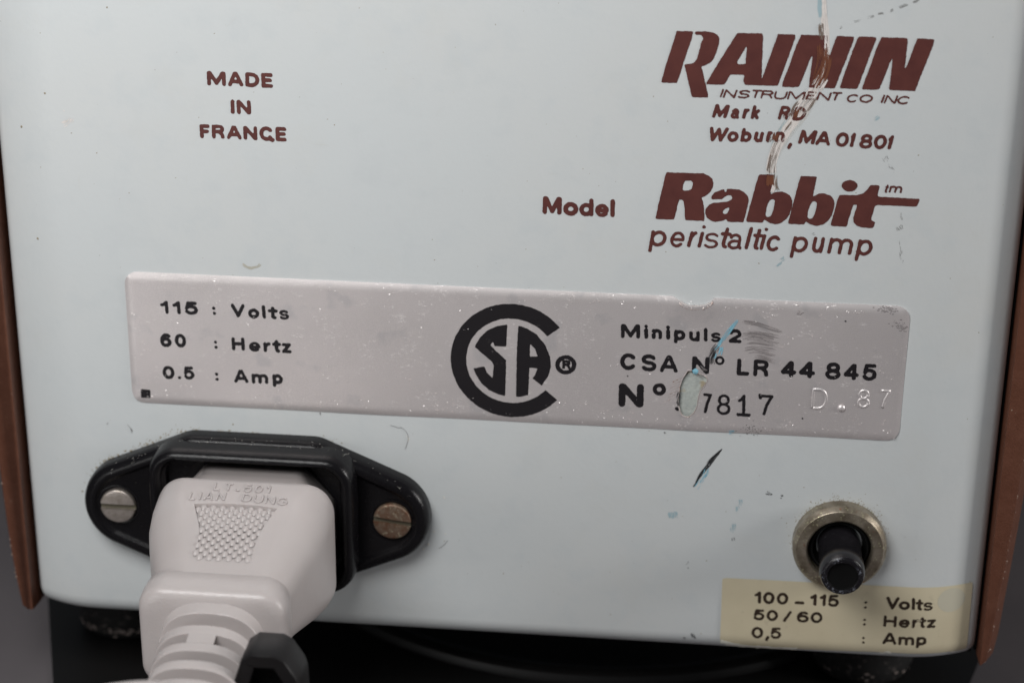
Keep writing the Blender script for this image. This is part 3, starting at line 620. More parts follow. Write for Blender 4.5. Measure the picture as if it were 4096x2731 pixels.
for p_, r in (((90,590),.25),((230,1505),.2),((280,587),.16),((672,48),.14)): x, y = at(*reg(0,0,1.1483 if p_ == (90,590) else 1.568)(*p_)); speck(mb, x, y, r, .004)
mb.build("dirt_specks", M['grime'], panel, smooth=False, kind='stuff')
mb = MB()
for _ in range(70):
    x, y = random.uniform(XL+9, XR-12), random.uniform(YB+6, 42); a_ = random.uniform(0, 6.28); L2 = random.uniform(.5, 3.5)
    slivers(mb, [(x, y), (x+L2*math.cos(a_), y+L2*math.sin(a_))], .02, 1, (L2, L2), (.012,.03), .006)
mb.build("hairline_scratches", M['scrape_soft'], panel, smooth=False, kind='stuff')
# small dent with its highlight painted as slivers and pale rings of dried liquid
mb = MB(); slivers(mb, Pn(Rm, [(390,785),(430,765),(455,735)]), .8, 22, (.6,1.8), (.03,.10), .012); slivers(mb, Pn(Rm, [(398,690),(410,705)]), .1, 3, (.5,1), (.03,.06), .012)
mb.build("dent_highlight", M['scrape'], panel, smooth=False, kind='stuff', label="small chipped dent, its highlight painted as bright slivers")
mb = MB(); slivers(mb, Pn(reg(450,1050,1.68), [(870,8),(900,30),(935,38),(975,30),(1000,5)]), .35, 26, (.6,1.8), (.05,.12), .012)
mb.build("dried_ring", mat('dried_drip', (.47,.45,.38), .5), panel, smooth=False, kind='stuff')

# ---------------------------------------------------------------- rating plate
Rp = reg(450, 1050, 1.68); R5 = reg(2400, 1150, 1.809); RE = reg(1780, 1180, 3.1352); R4 = reg(1700, 1100, 1.809)
PW, PH, CR = 107.95, 19.85, 1.9
def rl(cx, cy, a0): return [(cx+CR*math.cos(math.radians(a0+t)), cy+CR*math.sin(math.radians(a0+t))) for t in range(0, 91, 15)]
n0, n1 = at(*R5(575,88)), at(*R5(820,86))
notch = [at(*R5(*p)) for p in ((818,86),(800,104),(775,118),(740,127),(700,130),(650,128),(620,120),(600,108),(572,90))]
outline = rl(PW-CR, -CR, 0)+[(notch[0][0]+.1, -.02)]+notch+[(notch[-1][0]-.8, -.03)]+rl(CR, -CR, 90)+rl(CR, -PH+CR, 180)+rl(PW-CR, -PH+CR, 270)
hole = [at(*R5(*p)) for p in ((640,590),(690,607),(735,622),(768,640),(776,665),(755,700),(722,735),(708,790),(700,845),(680,890),(640,925),(610,920),(590,905),(573,850),(570,790),(580,710),(600,650))]
hc = np.mean(hole, 0)
def ring_of(L, k): c_ = np.mean(L, 0); return [tuple(c_+(np.array(p)-c_)*k) for p in L]
# foil sheet subdivided so that it can buckle a little
def foilz(x, y):
    e = min(max(x,0), max(PW-x,0), max(-y,0), max(y+PH,0)); z = .0
    z += .22*math.sin(min(1, max(0, e/1.1))*math.pi/2)
    z += .035*math.sin(x*.21+.7)*math.sin(y*.33+x*.05)
    g = math.exp(-((x-hc[0])**2/9+(y-hc[1])**2/16)); z += .18*g
    g2 = math.exp(-((x-at(*R5(690,150))[0])**2/12+(y+1)**2/3)); z += .22*g2
    return z
h = .34
X, Y = np.meshgrid(np.arange(-1, PW+1, h), np.arange(-PH-1, 1, h))
F = np.maximum(poly_field(X, Y, [outline]), -poly_field(X, Y, [hole])-.0); ny_, nx_ = F.shape
def grid_sheet(F, x0, y0, h, zfun):
    """clip a regular grid by the outline F = 0; keeps interior quads, clips border cells"""
    idx = {}; vs = []; fs = []
    def V(key, p):
        if key not in idx: idx[key] = len(vs); vs.append((p[0], p[1], zfun(*p)))
        return idx[key]
    for j in range(F.shape[0]-1):
        for i in range(F.shape[1]-1):
            q = [(j,i),(j,i+1),(j+1,i+1),(j+1,i)]; s_ = [F[a] < 0 for a in q]
            if not any(s_): continue
            poly = []
            for k in range(4):
                a, b = q[k], q[(k+1)%4]
                if s_[k]: poly.append(V(a, (x0+a[1]*h, y0+a[0]*h)))
                if s_[k] != s_[(k+1)%4]:
                    t = F[a]/(F[a]-F[b]); pp = (x0+(a[1]+(b[1]-a[1])*t)*h, y0+(a[0]+(b[0]-a[0])*t)*h); poly.append(V((min(a,b), max(a,b)), pp))
            if len(poly) > 2: fs.append(tuple(poly))
    return vs, fs
vs, fs = grid_sheet(F, -1, -PH-1, h, lambda x, y: .10+foilz(x, y))
nv = len(vs)
plate = mesh("rating_plate", vs, fs, M['plate'], pump, label="dented aluminium rating plate with black print")
# its rim: thickness down to the panel, a torn lip along the hole and the bitten top edge
def band(L, closed, zt, zb, w, out=1):
    mb = MB(); n_ = len(L); c_ = np.mean(L, 0); rows = []
    for p in L:
        d = np.array(p)-c_; d /= np.linalg.norm(d)+1e-9; j = random.uniform(.6,1.3)
        rows.append([(p[0]-d[0]*w*out*j*.2, p[1]-d[1]*w*out*j*.2, zt+foilz(*p)*.9), (p[0]+d[0]*w*out*j, p[1]+d[1]*w*out*j, zt+.10+foilz(*p))])
    v = [q for r in rows for q in r]; f = [(2*k, 2*((k+1)%n_), 2*((k+1)%n_)+1, 2*k+1) for k in range(n_ if closed else n_-1)]; mb.add(v, f); return mb
def resample(L, step, closed=True):
    P = [np.array(p) for p in L]+([np.array(L[0])] if closed else []); out = []
    for a, b in zip(P[:-1], P[1:]):
        n_ = max(1, int(np.hypot(*(b-a))/step)); out += [tuple(a+(b-a)*k/n_) for k in range(n_)]
    return out
band(resample(hole, .25), True, .10, 0, .07).build("torn_lip", M['foil_edge'], plate, label="curled foil edge round the gouge")
mb = MB()
L_ = spline([(p[0], p[1], 0) for p in notch], 5)
for a, b in ((0,.16), (.16,.55), (.55,.62)): pass
rows = []
for p in L_: jj = random.uniform(.85,1.15); rows.append([(p[0], p[1]+.05, .10), (p[0], p[1]-.10, .45*jj), (p[0]+.02, p[1]-.42*jj, .55*jj), (p[0], p[1]-.62*jj, .34)])
v, f = loft(rows, False, False, closed=False); mb.add(v, f); mb.build("bent_lip", M['foil_edge'], plate, label="bent foil lip at the top edge")
mb = MB(); OL = resample(outline, 1.0); v, f = loft([[(x, y, .02) for x, y in OL], [(x, y, .10+foilz(x, y)) for x, y in OL]], False, False); mb.add(v, f)
mb.build("plate_edge", M['plate'], plate, smooth=False)
sheet("gouge", [ring_of(hole, 1.06)], M['bare'], plate, .07)
pz = lambda x, y: .10+foilz(x, y)
mb = MB()
for k in range(7): x, y = at(*R5(600-k*6, 640+k*22)); slivers(mb, [(x, y), (x-1.6, y-.9)], .1, 3, (1,2), (.04,.09), .03, zf=pz)
mb.build("foil_creases", M['foil_edge'], plate, smooth=False, kind='stuff')

wt = .25
T1 = [("115", (328,338), (582,347), (328,250), Rp, wt, 0, .22), (":", (678,347), (697,347), (678,262), Rp, wt, 0, .1), ("V", (803,360), (896,364), (803,270), Rp, wt, 0, .1), ("o", (917,368), (992,371), (917,279), Rp, wt, 0, .1),
      ("l", (1013,371), (1034,371), (1013,281), Rp, wt, 0, .1), ("t", (1058,374), (1112,376), (1058,285), Rp, wt, 0, .1), ("s", (1125,376), (1192,378), (1125,288), Rp, wt, 0, .1),
      ("60", (328,560), (502,566), (328,468), Rp, wt, 0, .22), (":", (690,574), (710,574), (690,489), Rp, wt, 0, .1), ("H", (807,583), (895,586), (807,494), Rp, wt, 0, .1), ("e", (923,591), (1000,594), (923,501), Rp, wt, 0, .1),
      ("r", (1020,594), (1072,596), (1020,505), Rp, wt, 0, .1), ("t", (1085,598), (1135,600), (1085,508), Rp, wt, 0, .1), ("z", (1143,601), (1207,603), (1143,511), Rp, wt, 0, .1),
      ("0", (345,775), (425,777), (345,686), Rp, wt, 0, .1), (".", (445,777), (465,777), (445,690), Rp, wt, 0, .1), ("5", (485,778), (558,780), (485,690), Rp, wt, 0, .1), (":", (697,789), (718,789), (697,705), Rp, wt, 0, .1),
      ("A", (823,800), (918,803), (823,712), Rp, wt, 0, .1), ("m", (940,806), (1052,810), (940,717), Rp, wt, 0, .1), ("p", (1080,809), (1150,812), (1080,720), Rp, wt, 0, .1)]
print_text("supply_lettering", T1, M['plate_ink'], plate, zf=pz, off=.03, h=.05)
print_poly("square_mark", [[(195,843),(259,847),(260,902),(197,901)]], Rp, M['plate_ink'], plate, zf=pz, off=.03)
T2 = [("M", (152,358), (290,362), (152,256), R5, wt, 0, .1), ("i", (322,364), (347,364), (322,262), R5, wt, 0, .1), ("n", (375,366), (450,368), (375,266), R5, wt, 0, .1), ("i", (480,370), (506,370), (480,268), R5, wt, 0, .1), ("p", (535,374), (617,377), (535,274), R5, wt, 0, .1),
      ("u", (645,382), (722,383), (645,284), R5, wt, 0, .1), ("l", (752,384), (778,384), (752,286), R5, wt, 0, .1), ("s", (800,387), (874,390), (800,290), R5, wt, 0, .1), ("2", (930,391), (1022,395), (930,292), R5, wt, 0, .1)]
w2 = .235
T2 += [("C", (145,587), (265,592), (145,465), R5, w2, 0, .1), ("S", (297,597), (408,601), (297,474), R5, w2, 0, .1), ("A", (432,603), (563,608), (432,481), R5, w2, 0, .1), ("N", (662,611), (788,617), (662,489), R5, w2, 0, .1),
       ("L", (987,627), (1078,631), (987,506), R5, w2, 0, .1), ("R", (1107,633), (1218,638), (1107,511), R5, w2, 0, .1), ("4", (1306,640), (1418,644), (1306,520), R5, w2, 0, .1), ("4", (1437,645), (1552,650), (1437,524), R5, w2, 0, .1),
       ("8", (1626,656), (1738,660), (1626,531), R5, w2, 0, .1), ("4", (1760,660), (1870,664), (1760,540), R5, w2, 0, .1), ("5", (1893,665), (1998,669), (1893,543), R5, w2, 0, .1)]
T2 += [("N", (134,853), (315,860), (134,684), R5, .27, 0, .1)]
def ringpl(cx, cy, r, wv, R): return ([at(*R(cx+r*math.cos(a*.2618), cy+r*.92*math.sin(a*.2618))) for a in range(25)], wv)
print_text("approval_lettering", T2, M['plate_ink'], plate, zf=pz, off=.03, h=.05, extra=[ringpl(866,521,26,.165,R5), ringpl(430,728,33.5,.29,R5)])
w3 = .135
print_text("serial_lettering", [("7", (735,897), (800,902), (735,752), R5, w3, 0, .1), ("8", (843,911), (943,914), (843,762), R5, w3, 0, .1), ("1", (995,917), (1050,918), (995,766), R5, w3, 0, .1), ("7", (1148,914), (1248,918), (1148,766), R5, w3, 0, .1)],
           M['plate_ink'], plate, zf=pz, off=.03, h=.05, extra=[([at(*R5(1000,910)), at(*R5(1078,914))], .25), ([at(*R5(1155,770)), at(*R5(1160,790))], .22), ([at(*R5(556,865)), at(*R5(560,870))], .25)])
# certification emblem
CX, CY = 54.258, -10.603
def ringarc(r, a0, a1, n_=60): return [(CX+r*math.cos(math.radians(a0+(a1-a0)*k/n_)), CY+r*math.sin(math.radians(a0+(a1-a0)*k/n_))) for k in range(n_+1)]
def ang(p): q = at(*RE(*p)); return math.degrees(math.atan2(q[1]-CY, q[0]-CX))
a1, a2 = (ang((1437,395))+ang((1300,500)))/2, (ang((1405,1300))+ang((1270,1182)))/2
idn = lambda p: p
print_poly("emblem", [ringarc(8.476, a1, 360+a2)+ringarc(6.311, 360+a2, a1)], None, M['plate_ink'], plate, zf=pz, off=.03, conv=idn, rd=.07)
print_poly("emblem", [[(783,360),(773,633),(622,628),(612,590),(605,575),(568,612),(765,800),(768,900),(757,1252),(700,1240),(560,1180),(460,1090),(390,980),(360,905),(500,880),(530,960),(603,1032),(614,860),(590,820),(380,640),(382,620),(440,520),(540,430),(660,375)]], RE, M['plate_ink'], plate, zf=pz, off=.03, rd=.07)
print_poly("emblem", [[(920,370),(1030,405),(1150,480),(1260,610),(1320,760),(1330,880),(1300,1000),(1215,1122),(1098,1033),(1130,990),(1165,905),(1060,900),(1045,1240),(960,1258),(893,1262),(905,700)],
    [(1070,600),(1130,660),(1167,757),(1066,760)]], RE, M['plate_ink'], plate, zf=pz, off=.03, rd=.07)
print_text("registered_mark", [("R", (1470,912), (1576,918), (1470,800), RE, .3, 0, .1)], M['plate_ink'], plate, zf=pz, off=.03, h=.05, extra=[([at(*RE(1517+105*math.cos(a*.2618), 862+96*math.sin(a*.2618))) for a in range(25)], .30)])
# stamped date, raised in the foil
mb = MB()
ST = text_polys([("D", (1520,878), (1645,884), (1520,714), R5, .16, 0, .1), ("8", (1853,866), (1948,870), (1853,726), R5, .16, 0, .1), ("7", (2010,872), (2095,876), (2010,730), R5, .14, 0, .1)])
for pl, r in ST:
    last = pl[0][0] > 92.2
    P_ = [(p[0], p[1], pz(*p)+(-.17 if last else -.02)) for p in resample(pl, .3, False)+[pl[-1]]]; v, f = tube(P_, .28, 8); mb.add(v, f)
x, y = at(*R5(1745,865)); v, f = lathe(x, y, [(.55,pz(x,y)-.05), (.45,pz(x,y)+.2), (.2,pz(x,y)+.28), (.01,pz(x,y)+.3)], 16); mb.add(v, f)
mb.build("stamped_date", M['plate'], plate)
# smudges and pen marks on the plate
mb = MB(); slivers(mb, Pn(R5, [(1000,228),(960,275),(905,345),(860,405),(825,450)]), lambda t: .5, 40, (.6,2.4), (.03,.09), .045, zf=pz)
slivers(mb, Pn(R5, [(885,420),(875,450),(865,480)]), .5, 18, (.4,1.2), (.05,.14), .045, zf=pz); slivers(mb, Pn(R5, [(840,460),(815,505)]), .6, 14, (.4,1.4), (.04,.1), .045, zf=pz)
slivers(mb, Pn(R5, [(930,1045),(975,1038)]), .5, 8, (.4,1.2), (.04,.1), .045, zf=pz); speck(mb, *at(*R5(694,598)), .45, .045, zf=pz)
mb.build("blue_marks", M['cyan'], plate, smooth=False, kind='stuff', label="blue pen strokes on the plate")
mb = MB(); slivers(mb, Pn(R5, [(1030,400),(1110,385),(1200,400),(1290,420)]), 3.2, 60, (1.2,6), (.02,.06), .045, zf=pz); slivers(mb, Pn(R5, [(1010,238),(1120,250),(1230,290),(1330,320)]), .6, 22, (2,6), (.02,.06), .045, zf=pz)
slivers(mb, Pn(R5, [(1060,310),(1160,325),(1270,380)]), 1.5, 22, (1.5,5), (.02,.05), .045, zf=pz)
slivers(mb, Pn(R5, [(1110,495),(1190,505),(1270,530)]), .8, 14, (1.5,5), (.02,.05), .045, zf=pz)
slivers(mb, Pn(R5, [(700,575),(730,600),(765,615)]), 1.4, 16, (.5,1.5), (.03,.08), .05, zf=pz)
for x, y, r_ in ((2150,265,30), (2190,290,20), (2060,155,26), (2110,160,22), (1450,180,14)):
    for _ in range(26): q = at(*R5(x+random.gauss(0,r_), y+random.gauss(0,r_*.5))); speck(mb, *q, random.uniform(.04,.13), .03, zf=pz, stretch=1.5)
mb.build("grey_smudge", M['soft_grey'], plate, smooth=False, kind='stuff')
mb = MB(); slivers(mb, Pn(R5, [(860,405),(825,440),(800,500),(805,550)]), .9, 44, (.6,2.2), (.03,.08), .05, zf=pz); slivers(mb, Pn(R5, [(572,740),(560,790),(562,850)]), .4, 16, (.4,1.4), (.04,.1), .05, zf=pz)
for _ in range(46): q = at(*R5(random.gauss(1090,60), random.gauss(1020,22))); speck(mb, *q, random.uniform(.03,.08), .03, zf=pz)
for x, y in ((200,633),(1776,237),(468,1045),(1465/1,940)): speck(mb, *at(*R5(x, y)), .14, .03, zf=pz)
mb.build("black_marks", M['blackmark'], plate, smooth=False, kind='stuff')
mb = MB()
for _ in range(340):                   # bright nicks scattered over the foil
    x = PW*random.random(); y = -PH*random.random()
    if random.random() < .55: y = -PH*(1-abs(random.gauss(0,.10))) if random.random() < .6 else -abs(random.gauss(0,1.1))
    if not (0.6 < x < PW-.6 and -PH+.4 < y < -.4): continue
    for _k in range(random.choice((1,1,2,3,5))):
        xx, yy = x+random.gauss(0,.5), y+random.gauss(0,.22)
        if not (0.4 < xx < PW-.4 and -PH+.3 < yy < -.3): continue
        if math.hypot(xx-54.26, yy+10.6) < 8.7 and random.random() < .85: continue
        a_ = random.gauss(.1,.6); L2 = random.uniform(.1,.4); slivers(mb, [(xx, yy), (xx+L2*math.cos(a_), yy+L2*math.sin(a_))], .02, 1, (L2,L2), (.05,.13), .045, zf=pz, tilt=.05)
mb.build("bright_nicks", M['nick'], plate, smooth=False, kind='stuff')

# ---------------------------------------------------------------- yellow voltage sticker
sc = [at(*R3(*p)) for p in ((455,877),(2043,957),(2003,1389),(1800,1372),(1500,1352),(1100,1345),(960,1340),(800,1335),(700,1325),(640,1322),(600,1305),(545,1305),(500,1285),(440,1284))]
X, Y = np.meshgrid(np.arange(84, 122, .5), np.arange(-55, -41, .5)); F = poly_field(X, Y, [sc])
vs, fs = grid_sheet(F, 84, -55, .5, lambda x, y: surf(x, y)+.12)
sticker = mesh("voltage_sticker", vs, fs, M['sticker'], pump, label="yellowed paper voltage sticker with a torn lower edge")
st_z = lambda x, y: surf(x, y)+.12
mb = MB(); slivers(mb, Pn(R3, [(442,1278),(480,1286),(520,1298),(560,1312),(640,1318),(760,1326),(930,1334)]), .55, 130, (.4,1.8), (.12,.3), .10, zf=st_z); slivers(mb, Pn(R3, [(1440,1360),(1490,1345),(1530,1360)]), .5, 18, (.4,1.2), (.08,.2), .03, zf=st_z)
slivers(mb, Pn(R3, [(1870,1383),(2000,1392)]), .2, 10, (.6,2), (.05,.12), .03, zf=st_z)
slivers(mb, Pn(R3, [(455,1284),(520,1304),(600,1320),(700,1326)]), .8, 70, (.4,1.6), (.12,.30), .10, zf=st_z)
mb.build("torn_edge", M['torn'], sticker, smooth=False, kind='stuff')
fl = [at(*R3(1900+90*math.cos(a*.2618), 1040+76*math.sin(a*.2618))) for a in range(24)]
X, Y = np.meshgrid(np.arange(114, 122, .25), np.arange(-50, -41, .25)); vs, fs = grid_sheet(poly_field(X, Y, [fl]), 114, -50, .25, lambda x, y: st_z(x, y)+.02); mesh("faded_spot", vs, fs, M['sticker_pale'], sticker)
ws = .225
T3 = [("1", (655,1037), (697,1038), (655,961), R3, ws, 0, .1), ("0", (710,1040), (783,1042), (710,964), R3, ws, 0, .1), ("0", (795,1043), (868,1046), (795,968), R3, ws, 0, .1), ("-", (908,1047), (970,1049), (908,970), R3, ws, 0, .1),
      ("1", (1003,1050), (1045,1052), (1003,976), R3, ws, 0, .1), ("1", (1063,1053), (1103,1055), (1063,978), R3, ws, 0, .1), ("5", (1117,1058), (1187,1060), (1117,982), R3, ws, 0, .1),
      ("50", (648,1142), (802,1150), (648,1072), R3, ws, 0, .12), ("/", (836,1150), (890,1152), (836,1082), R3, ws, 0, .1), ("60", (922,1155), (1082,1163), (922,1085), R3, ws, 0, .12),
      ("0", (637,1256), (712,1258), (637,1183), R3, ws, 0, .1), (",", (722,1260), (740,1261), (722,1185), R3, ws, 0, .1), ("5", (755,1258), (824,1261), (755,1187), R3, ws, 0, .1),
      ("V", (1482,1073), (1565,1076), (1482,995), R3, ws, 0, .1), ("o", (1562,1077), (1632,1080), (1562,1002), R3, ws, 0, .1), ("l", (1645,1080), (1661,1080), (1645,1003), R3, ws, 0, .1), ("t", (1672,1083), (1713,1085), (1672,1008), R3, ws, 0, .1), ("s", (1716,1087), (1776,1090), (1716,1012), R3, ws, 0, .1),
      ("H", (1466,1183), (1548,1187), (1468,1112), R3, ws, 0, .1), ("e", (1562,1189), (1632,1192), (1562,1115), R3, ws, 0, .1), ("r", (1645,1192), (1690,1194), (1645,1118), R3, ws, 0, .1), ("t", (1692,1196), (1732,1197), (1692,1122), R3, ws, 0, .1), ("z", (1738,1198), (1796,1201), (1738,1125), R3, ws, 0, .1),
      ("A", (1460,1293), (1548,1297), (1460,1218), R3, ws, 0, .1), ("m", (1560,1299), (1660,1302), (1560,1226), R3, ws, 0, .1), ("p", (1672,1303), (1738,1306), (1672,1230), R3, ws, 0, .1)]
dots = [([at(*R3(x, y)), at(*R3(x+1, y))], .19) for x, y in ((1356,1031),(1355,1062),(1349,1141),(1347,1170),(1342,1254),(1341,1282))]
print_text("supply_lettering", T3, M['sticker_ink'], sticker, zf=st_z, off=.025, h=.05, extra=dots)

# ---------------------------------------------------------------- power inlet
IX, IY = 17.62, -35.25
inlet = mesh("power_inlet", *loft([  # flange: softly edged lozenge with a rim and a sunken face
    (lambda d, z: [(IX+cx+(r-d)*math.cos(math.radians(a)), IY+cy+(r-d)*math.sin(math.radians(a)), z)
        for cx, cy, r, s0, s1 in ((18.3,0,7.0,-62,62), (8.4,6.9,4.6,62,90), (-8.4,6.9,4.6,90,118), (-18.3,0,7.0,118,242), (-8.4,-6.9,4.6,242,270), (8.4,-6.9,4.6,270,298))
        for a in np.linspace(s0, s1, 20 if r == 7.0 else 6)])(d, z)
    for d, z in ((0,.0),(0,1.3),(.12,2.0),(.45,2.55),(1.0,2.9),(1.6,2.95),(1.95,2.8),(2.2,2.45),(2.5,2.3))], False, True), M['black'], pump, sharp=60, label="black moulded mains inlet with two slotted screws")
v, f = loft([rrect(IX+.2, IY, 14.9-d, 10.9-e, r, z, 9) for d, e, r, z in ((0,0,4.2,2.0),(.1,.1,4.2,4.6),(.35,.35,4.,5.6),(.8,.8,3.7,6.15),(1.3,1.25,3.4,6.2),(1.7,1.6,3.1,5.7),(1.9,1.8,3.,4.9),(2.0,1.9,2.9,4.2),(2.25,2.1,2.7,4.0),(2.4,2.2,2.6,3.2),(2.5,2.3,2.5,-1),(2.6,2.4,2.4,-12))], False, True)
mesh("socket_collar", v, f, M['black'], inlet, sharp=60)
mb = MB()
for sx in (-1, 1):                     # sloping keys in the socket's upper corners
    v, f = loft([[(IX+.2+sx*12.4, IY+8.7, z), (IX+.2+sx*12.4, IY+2.5, z), (IX+.2+sx*7.6, IY+8.7, z)] for z in (-11, 3.0)]); mb.add(v, f if sx < 0 else [q[::-1] for q in f])
mb.build("socket_key", M['black'], inlet, smooth=False)
def screw(x, y, r, tilt, m, label):
    mb = MB(); hw = .43; c_, s_ = math.cos(tilt), math.sin(tilt)
    for sg in (1, -1):
        prof = []
        a0 = math.asin(hw/r)
        ringxy = [(r*math.cos(a), r*math.sin(a)) for a in np.linspace(a0, math.pi-a0, 22)]
        for kk, z in ((1.,2.2), (1.,2.72), (.985,2.86), (.94,2.95), (.86,2.98), (.45,3.04), (.12,3.06)):
            prof.append([(x+c_*px*kk-s_*sg*max(py*kk,hw), y+s_*px*kk+c_*sg*max(py*kk,hw), z) for px, py in ringxy])
        v, f = loft(prof, False, True); mb.add(v, f if sg > 0 else [q[::-1] for q in f])
    o = mb.build("screw", m, inlet, sharp=45, label=label)
    v, f = lathe(x, y, [(r*.99,2.2), (r*.98,2.45), (.01,2.46)], 32)
    mesh("screw_slot", v, f, M['slot'], inlet, sharp=40)
    v, f = lathe(x, y, [(r+.55,2.36), (r+.35,2.42), (r+.18,2.37), (r+.02,2.30)], 40, False, False); mesh("screw_recess", v, f, M['black'], inlet, sharp=60)
screw(IX-20.05, IY, 2.62, math.radians(0), M['nickel'], "bright nickel slotted screw")
screw(IX+20.0, IY, 2.75, math.radians(-7), M['rusty'], "brown tarnished slotted screw")
# grime and lint round the flange
mb = MB(); mb2 = MB()
for _ in range(240):
    t = random.random()
    if t < .62:
        px = 470+ (1790-470)*random.random()
        pts_ = [(430,420),(455,350),(520,270),(640,215),(780,165),(880,120),(940,105),(1200,115),(1450,130),(1690,140),(1790,165),(1900,220),(2100,335),(2200,410)]
    else: pts_ = [(430,420),(455,350),(520,270),(640,215),(780,165),(880,120),(940,105),(1200,115),(1350,122)]; px = 430+(1350-430)*random.random()
    if px > 1700 and random.random() < .5: continue
    for a, b in zip(pts_[:-1], pts_[1:]):
        if a[0] <= px <= b[0]: py = a[1]+(b[1]-a[1])*(px-a[0])/(b[0]-a[0]); break
    x, y = at(px/1.3067, 1650+(py-random.expovariate(1/9.))/1.3067)
    (speck(mb, x, y, random.uniform(.04,.13), .01, stretch=random.uniform(.8,2)) if random.random() < .8 else slivers(mb, [(x,y),(x+random.gauss(0,.5),y+random.gauss(0,.4))], .05, 2, (.2,.6), (.02,.05), .02))
for _ in range(90):
    px = random.uniform(560,2150); pts_ = [(560,300),(800,190),(900,150),(1200,150),(1690,165),(1900,255),(2170,440)]
    for a, b in zip(pts_[:-1], pts_[1:]):
        if a[0] <= px <= b[0]: py = a[1]+(b[1]-a[1])*(px-a[0])/(b[0]-a[0]); break
    x, y = at(px/1.3067, 1650+(py+random.uniform(-18,25))/1.3067, 3.0)
    if random.random() < .75: speck(mb2, x, y, random.uniform(.02,.055), 3.0, zf=lambda a, b: 0.)
    else: slivers(mb2, [(x,y),(x+random.gauss(0,.6),y+random.gauss(0,.3))], .05, 1, (.3,.9), (.015,.035), 3.02, zf=lambda a, b: 0.)
mb.build("grime", M['grime'], panel, smooth=False, kind='stuff', label="beige grime along the inlet's edge")
mb2.build("lint", M['lint'], inlet, smooth=False, kind='stuff')

# ---------------------------------------------------------------- reset button with brass ring
BX, BY = 100.95, -36.05
v, f = lathe(BX, BY, [(6.55,0), (6.55,1.7), (6.5,1.8), (6.05,2.45), (5.98,2.5), (4.75,2.62), (4.6,2.55), (4.42,2.3), (4.4,.2)], 96, False, False)
ringo = mesh("button_ring", v, f, M['brass'], pump, sharp=18, label="tarnished brass ring round the black reset button")
v, f = lathe(BX, BY, [(4.42,.9), (4.2,1.5), (4.0,1.75), (3.75,1.7), (3.55,1.2), (3.4,.6), (3.2,.4)], 64, False, False); mesh("ring_seal", v, f, M['deep'], ringo, sharp=40)
v, f = lathe(BX, BY, [(3.02,.3), (3.0,1.9), (3.02,2.2), (2.98,2.5), (2.97,6.9), (3.1,7.15), (3.13,8.7), (3.08,9.2), (2.88,9.75)], 64, False, False)
btn = mesh("reset_button", v, f, M['button'], pump, sharp=40)
v, f = lathe(BX, BY, [(2.88,9.75), (2.6,10.05), (2.3,10.1), (2.12,10.0)], 64, False, False); mesh("button_rim", v, f, M['button_rim'], btn, sharp=60)
v, f = lathe(BX, BY, [(2.12,10.0), (2.0,9.65), (1.2,9.5), (.01,9.45)], 64, False, True); mesh("button_face", v, f, M['deep'], btn, sharp=50)
mb = MB()
for _ in range(260):
    a = random.gauss(math.pi*.5, .9); r_ = 6.5+random.expovariate(3.); speck(mb, BX+r_*math.cos(a), BY+r_*math.sin(a), random.uniform(.03,.09), .008)
for _ in range(60): slivers(mb, [(BX+random.gauss(0,4), BY+6.8+random.random()*.5), (BX+random.gauss(0,4), BY+7.)], .1, 0)
mb.build("grime", M['grime'], panel, smooth=False, kind='stuff', label="grime above the brass ring")

# loose hairs and white specks on the paint
mb = MB()
R11 = reg(1150, 1700, 3.1354)
for L in ([(1290,0),(1340,12),(1390,30),(1430,28),(1470,60),(1500,100),(1515,160),(1500,230),(1475,298)], [(1900,1540),(1960,1500),(2010,1440)], [(10,135),(70,130),(140,150)]):
    P_ = spline([(*at(*R11(*p)), .06) for p in L], 6); v, f = tube(P_, .022, 5); mb.add(v, f)
for L in ([(122,1110),(135,1130)], [(1395,1005),(1398,1020)]): P_ = [(*at(*Rp(*p)), .06) for p in L]; v, f = tube(P_, .05, 5); mb.add(v, f)
for L in ([(665,60),(683,80),(690,105)], [(560,60+0),(565,50)]): P_ = [(*at(p[0]/1.3067, 1650+p[1]/1.3067), .06) for p in L]; v, f = tube(P_, .022, 5); mb.add(v, f)
mb.build("loose_hairs", M['hair'], panel, kind='stuff')
mb = MB()
for px, py, r in ((1965,905,.22),(1520,170,.2),(1500,140,.15),(1512,195,.14),(1838,1330,.2),(1765,1490,.24),(1985,1358,.14),(1705,1550,.2),(1785,1140,.16)): speck(mb, *at(*R11(px, py)), r*.8, .03)
mb.build("white_specks", M['lint'], panel, kind='stuff')

# ================================================================ POWER CORD (plug pushed into the inlet)
cord = empty("power_cord", (18.5, TAB, 40), "warm grey moulded mains plug on its cord, pushed into the black inlet", "power cord")
def pcx(z): return IX+.35+.058*z
PCY = -35.1
# nose
def nose(z, k=0., zz=None):
    c_ = pcx(z); hx, hy, ch = 11.7-k, 7.9-k, 5.2
    L = [(hx,-hy), (hx,hy-ch), (hx-ch*.86,hy), (-hx+ch*.86,hy), (-hx,hy-ch), (-hx,-hy)]
    out = []
    for i in range(6):                 # soften corners
        a, b, d = np.array(L[i-1]), np.array(L[i]), np.array(L[(i+1)%6]); u, w_ = (a-b)/np.linalg.norm(a-b), (d-b)/np.linalg.norm(d-b)
        for t in np.linspace(0, 1, 5): q = (1-t)**2*(b+u*1.1)+2*t*(1-t)*b+t*t*(b+w_*1.1); out.append((c_+q[0], PCY+q[1], z))
    return out
v, f = loft([nose(z, k) for z, k in ((-9,.3), (6.6,.3), (6.9,.05), (13.5,0))], True, False)
nose_o = mesh("plug_nose", v, f, M['pvc'], cord, sharp=50)
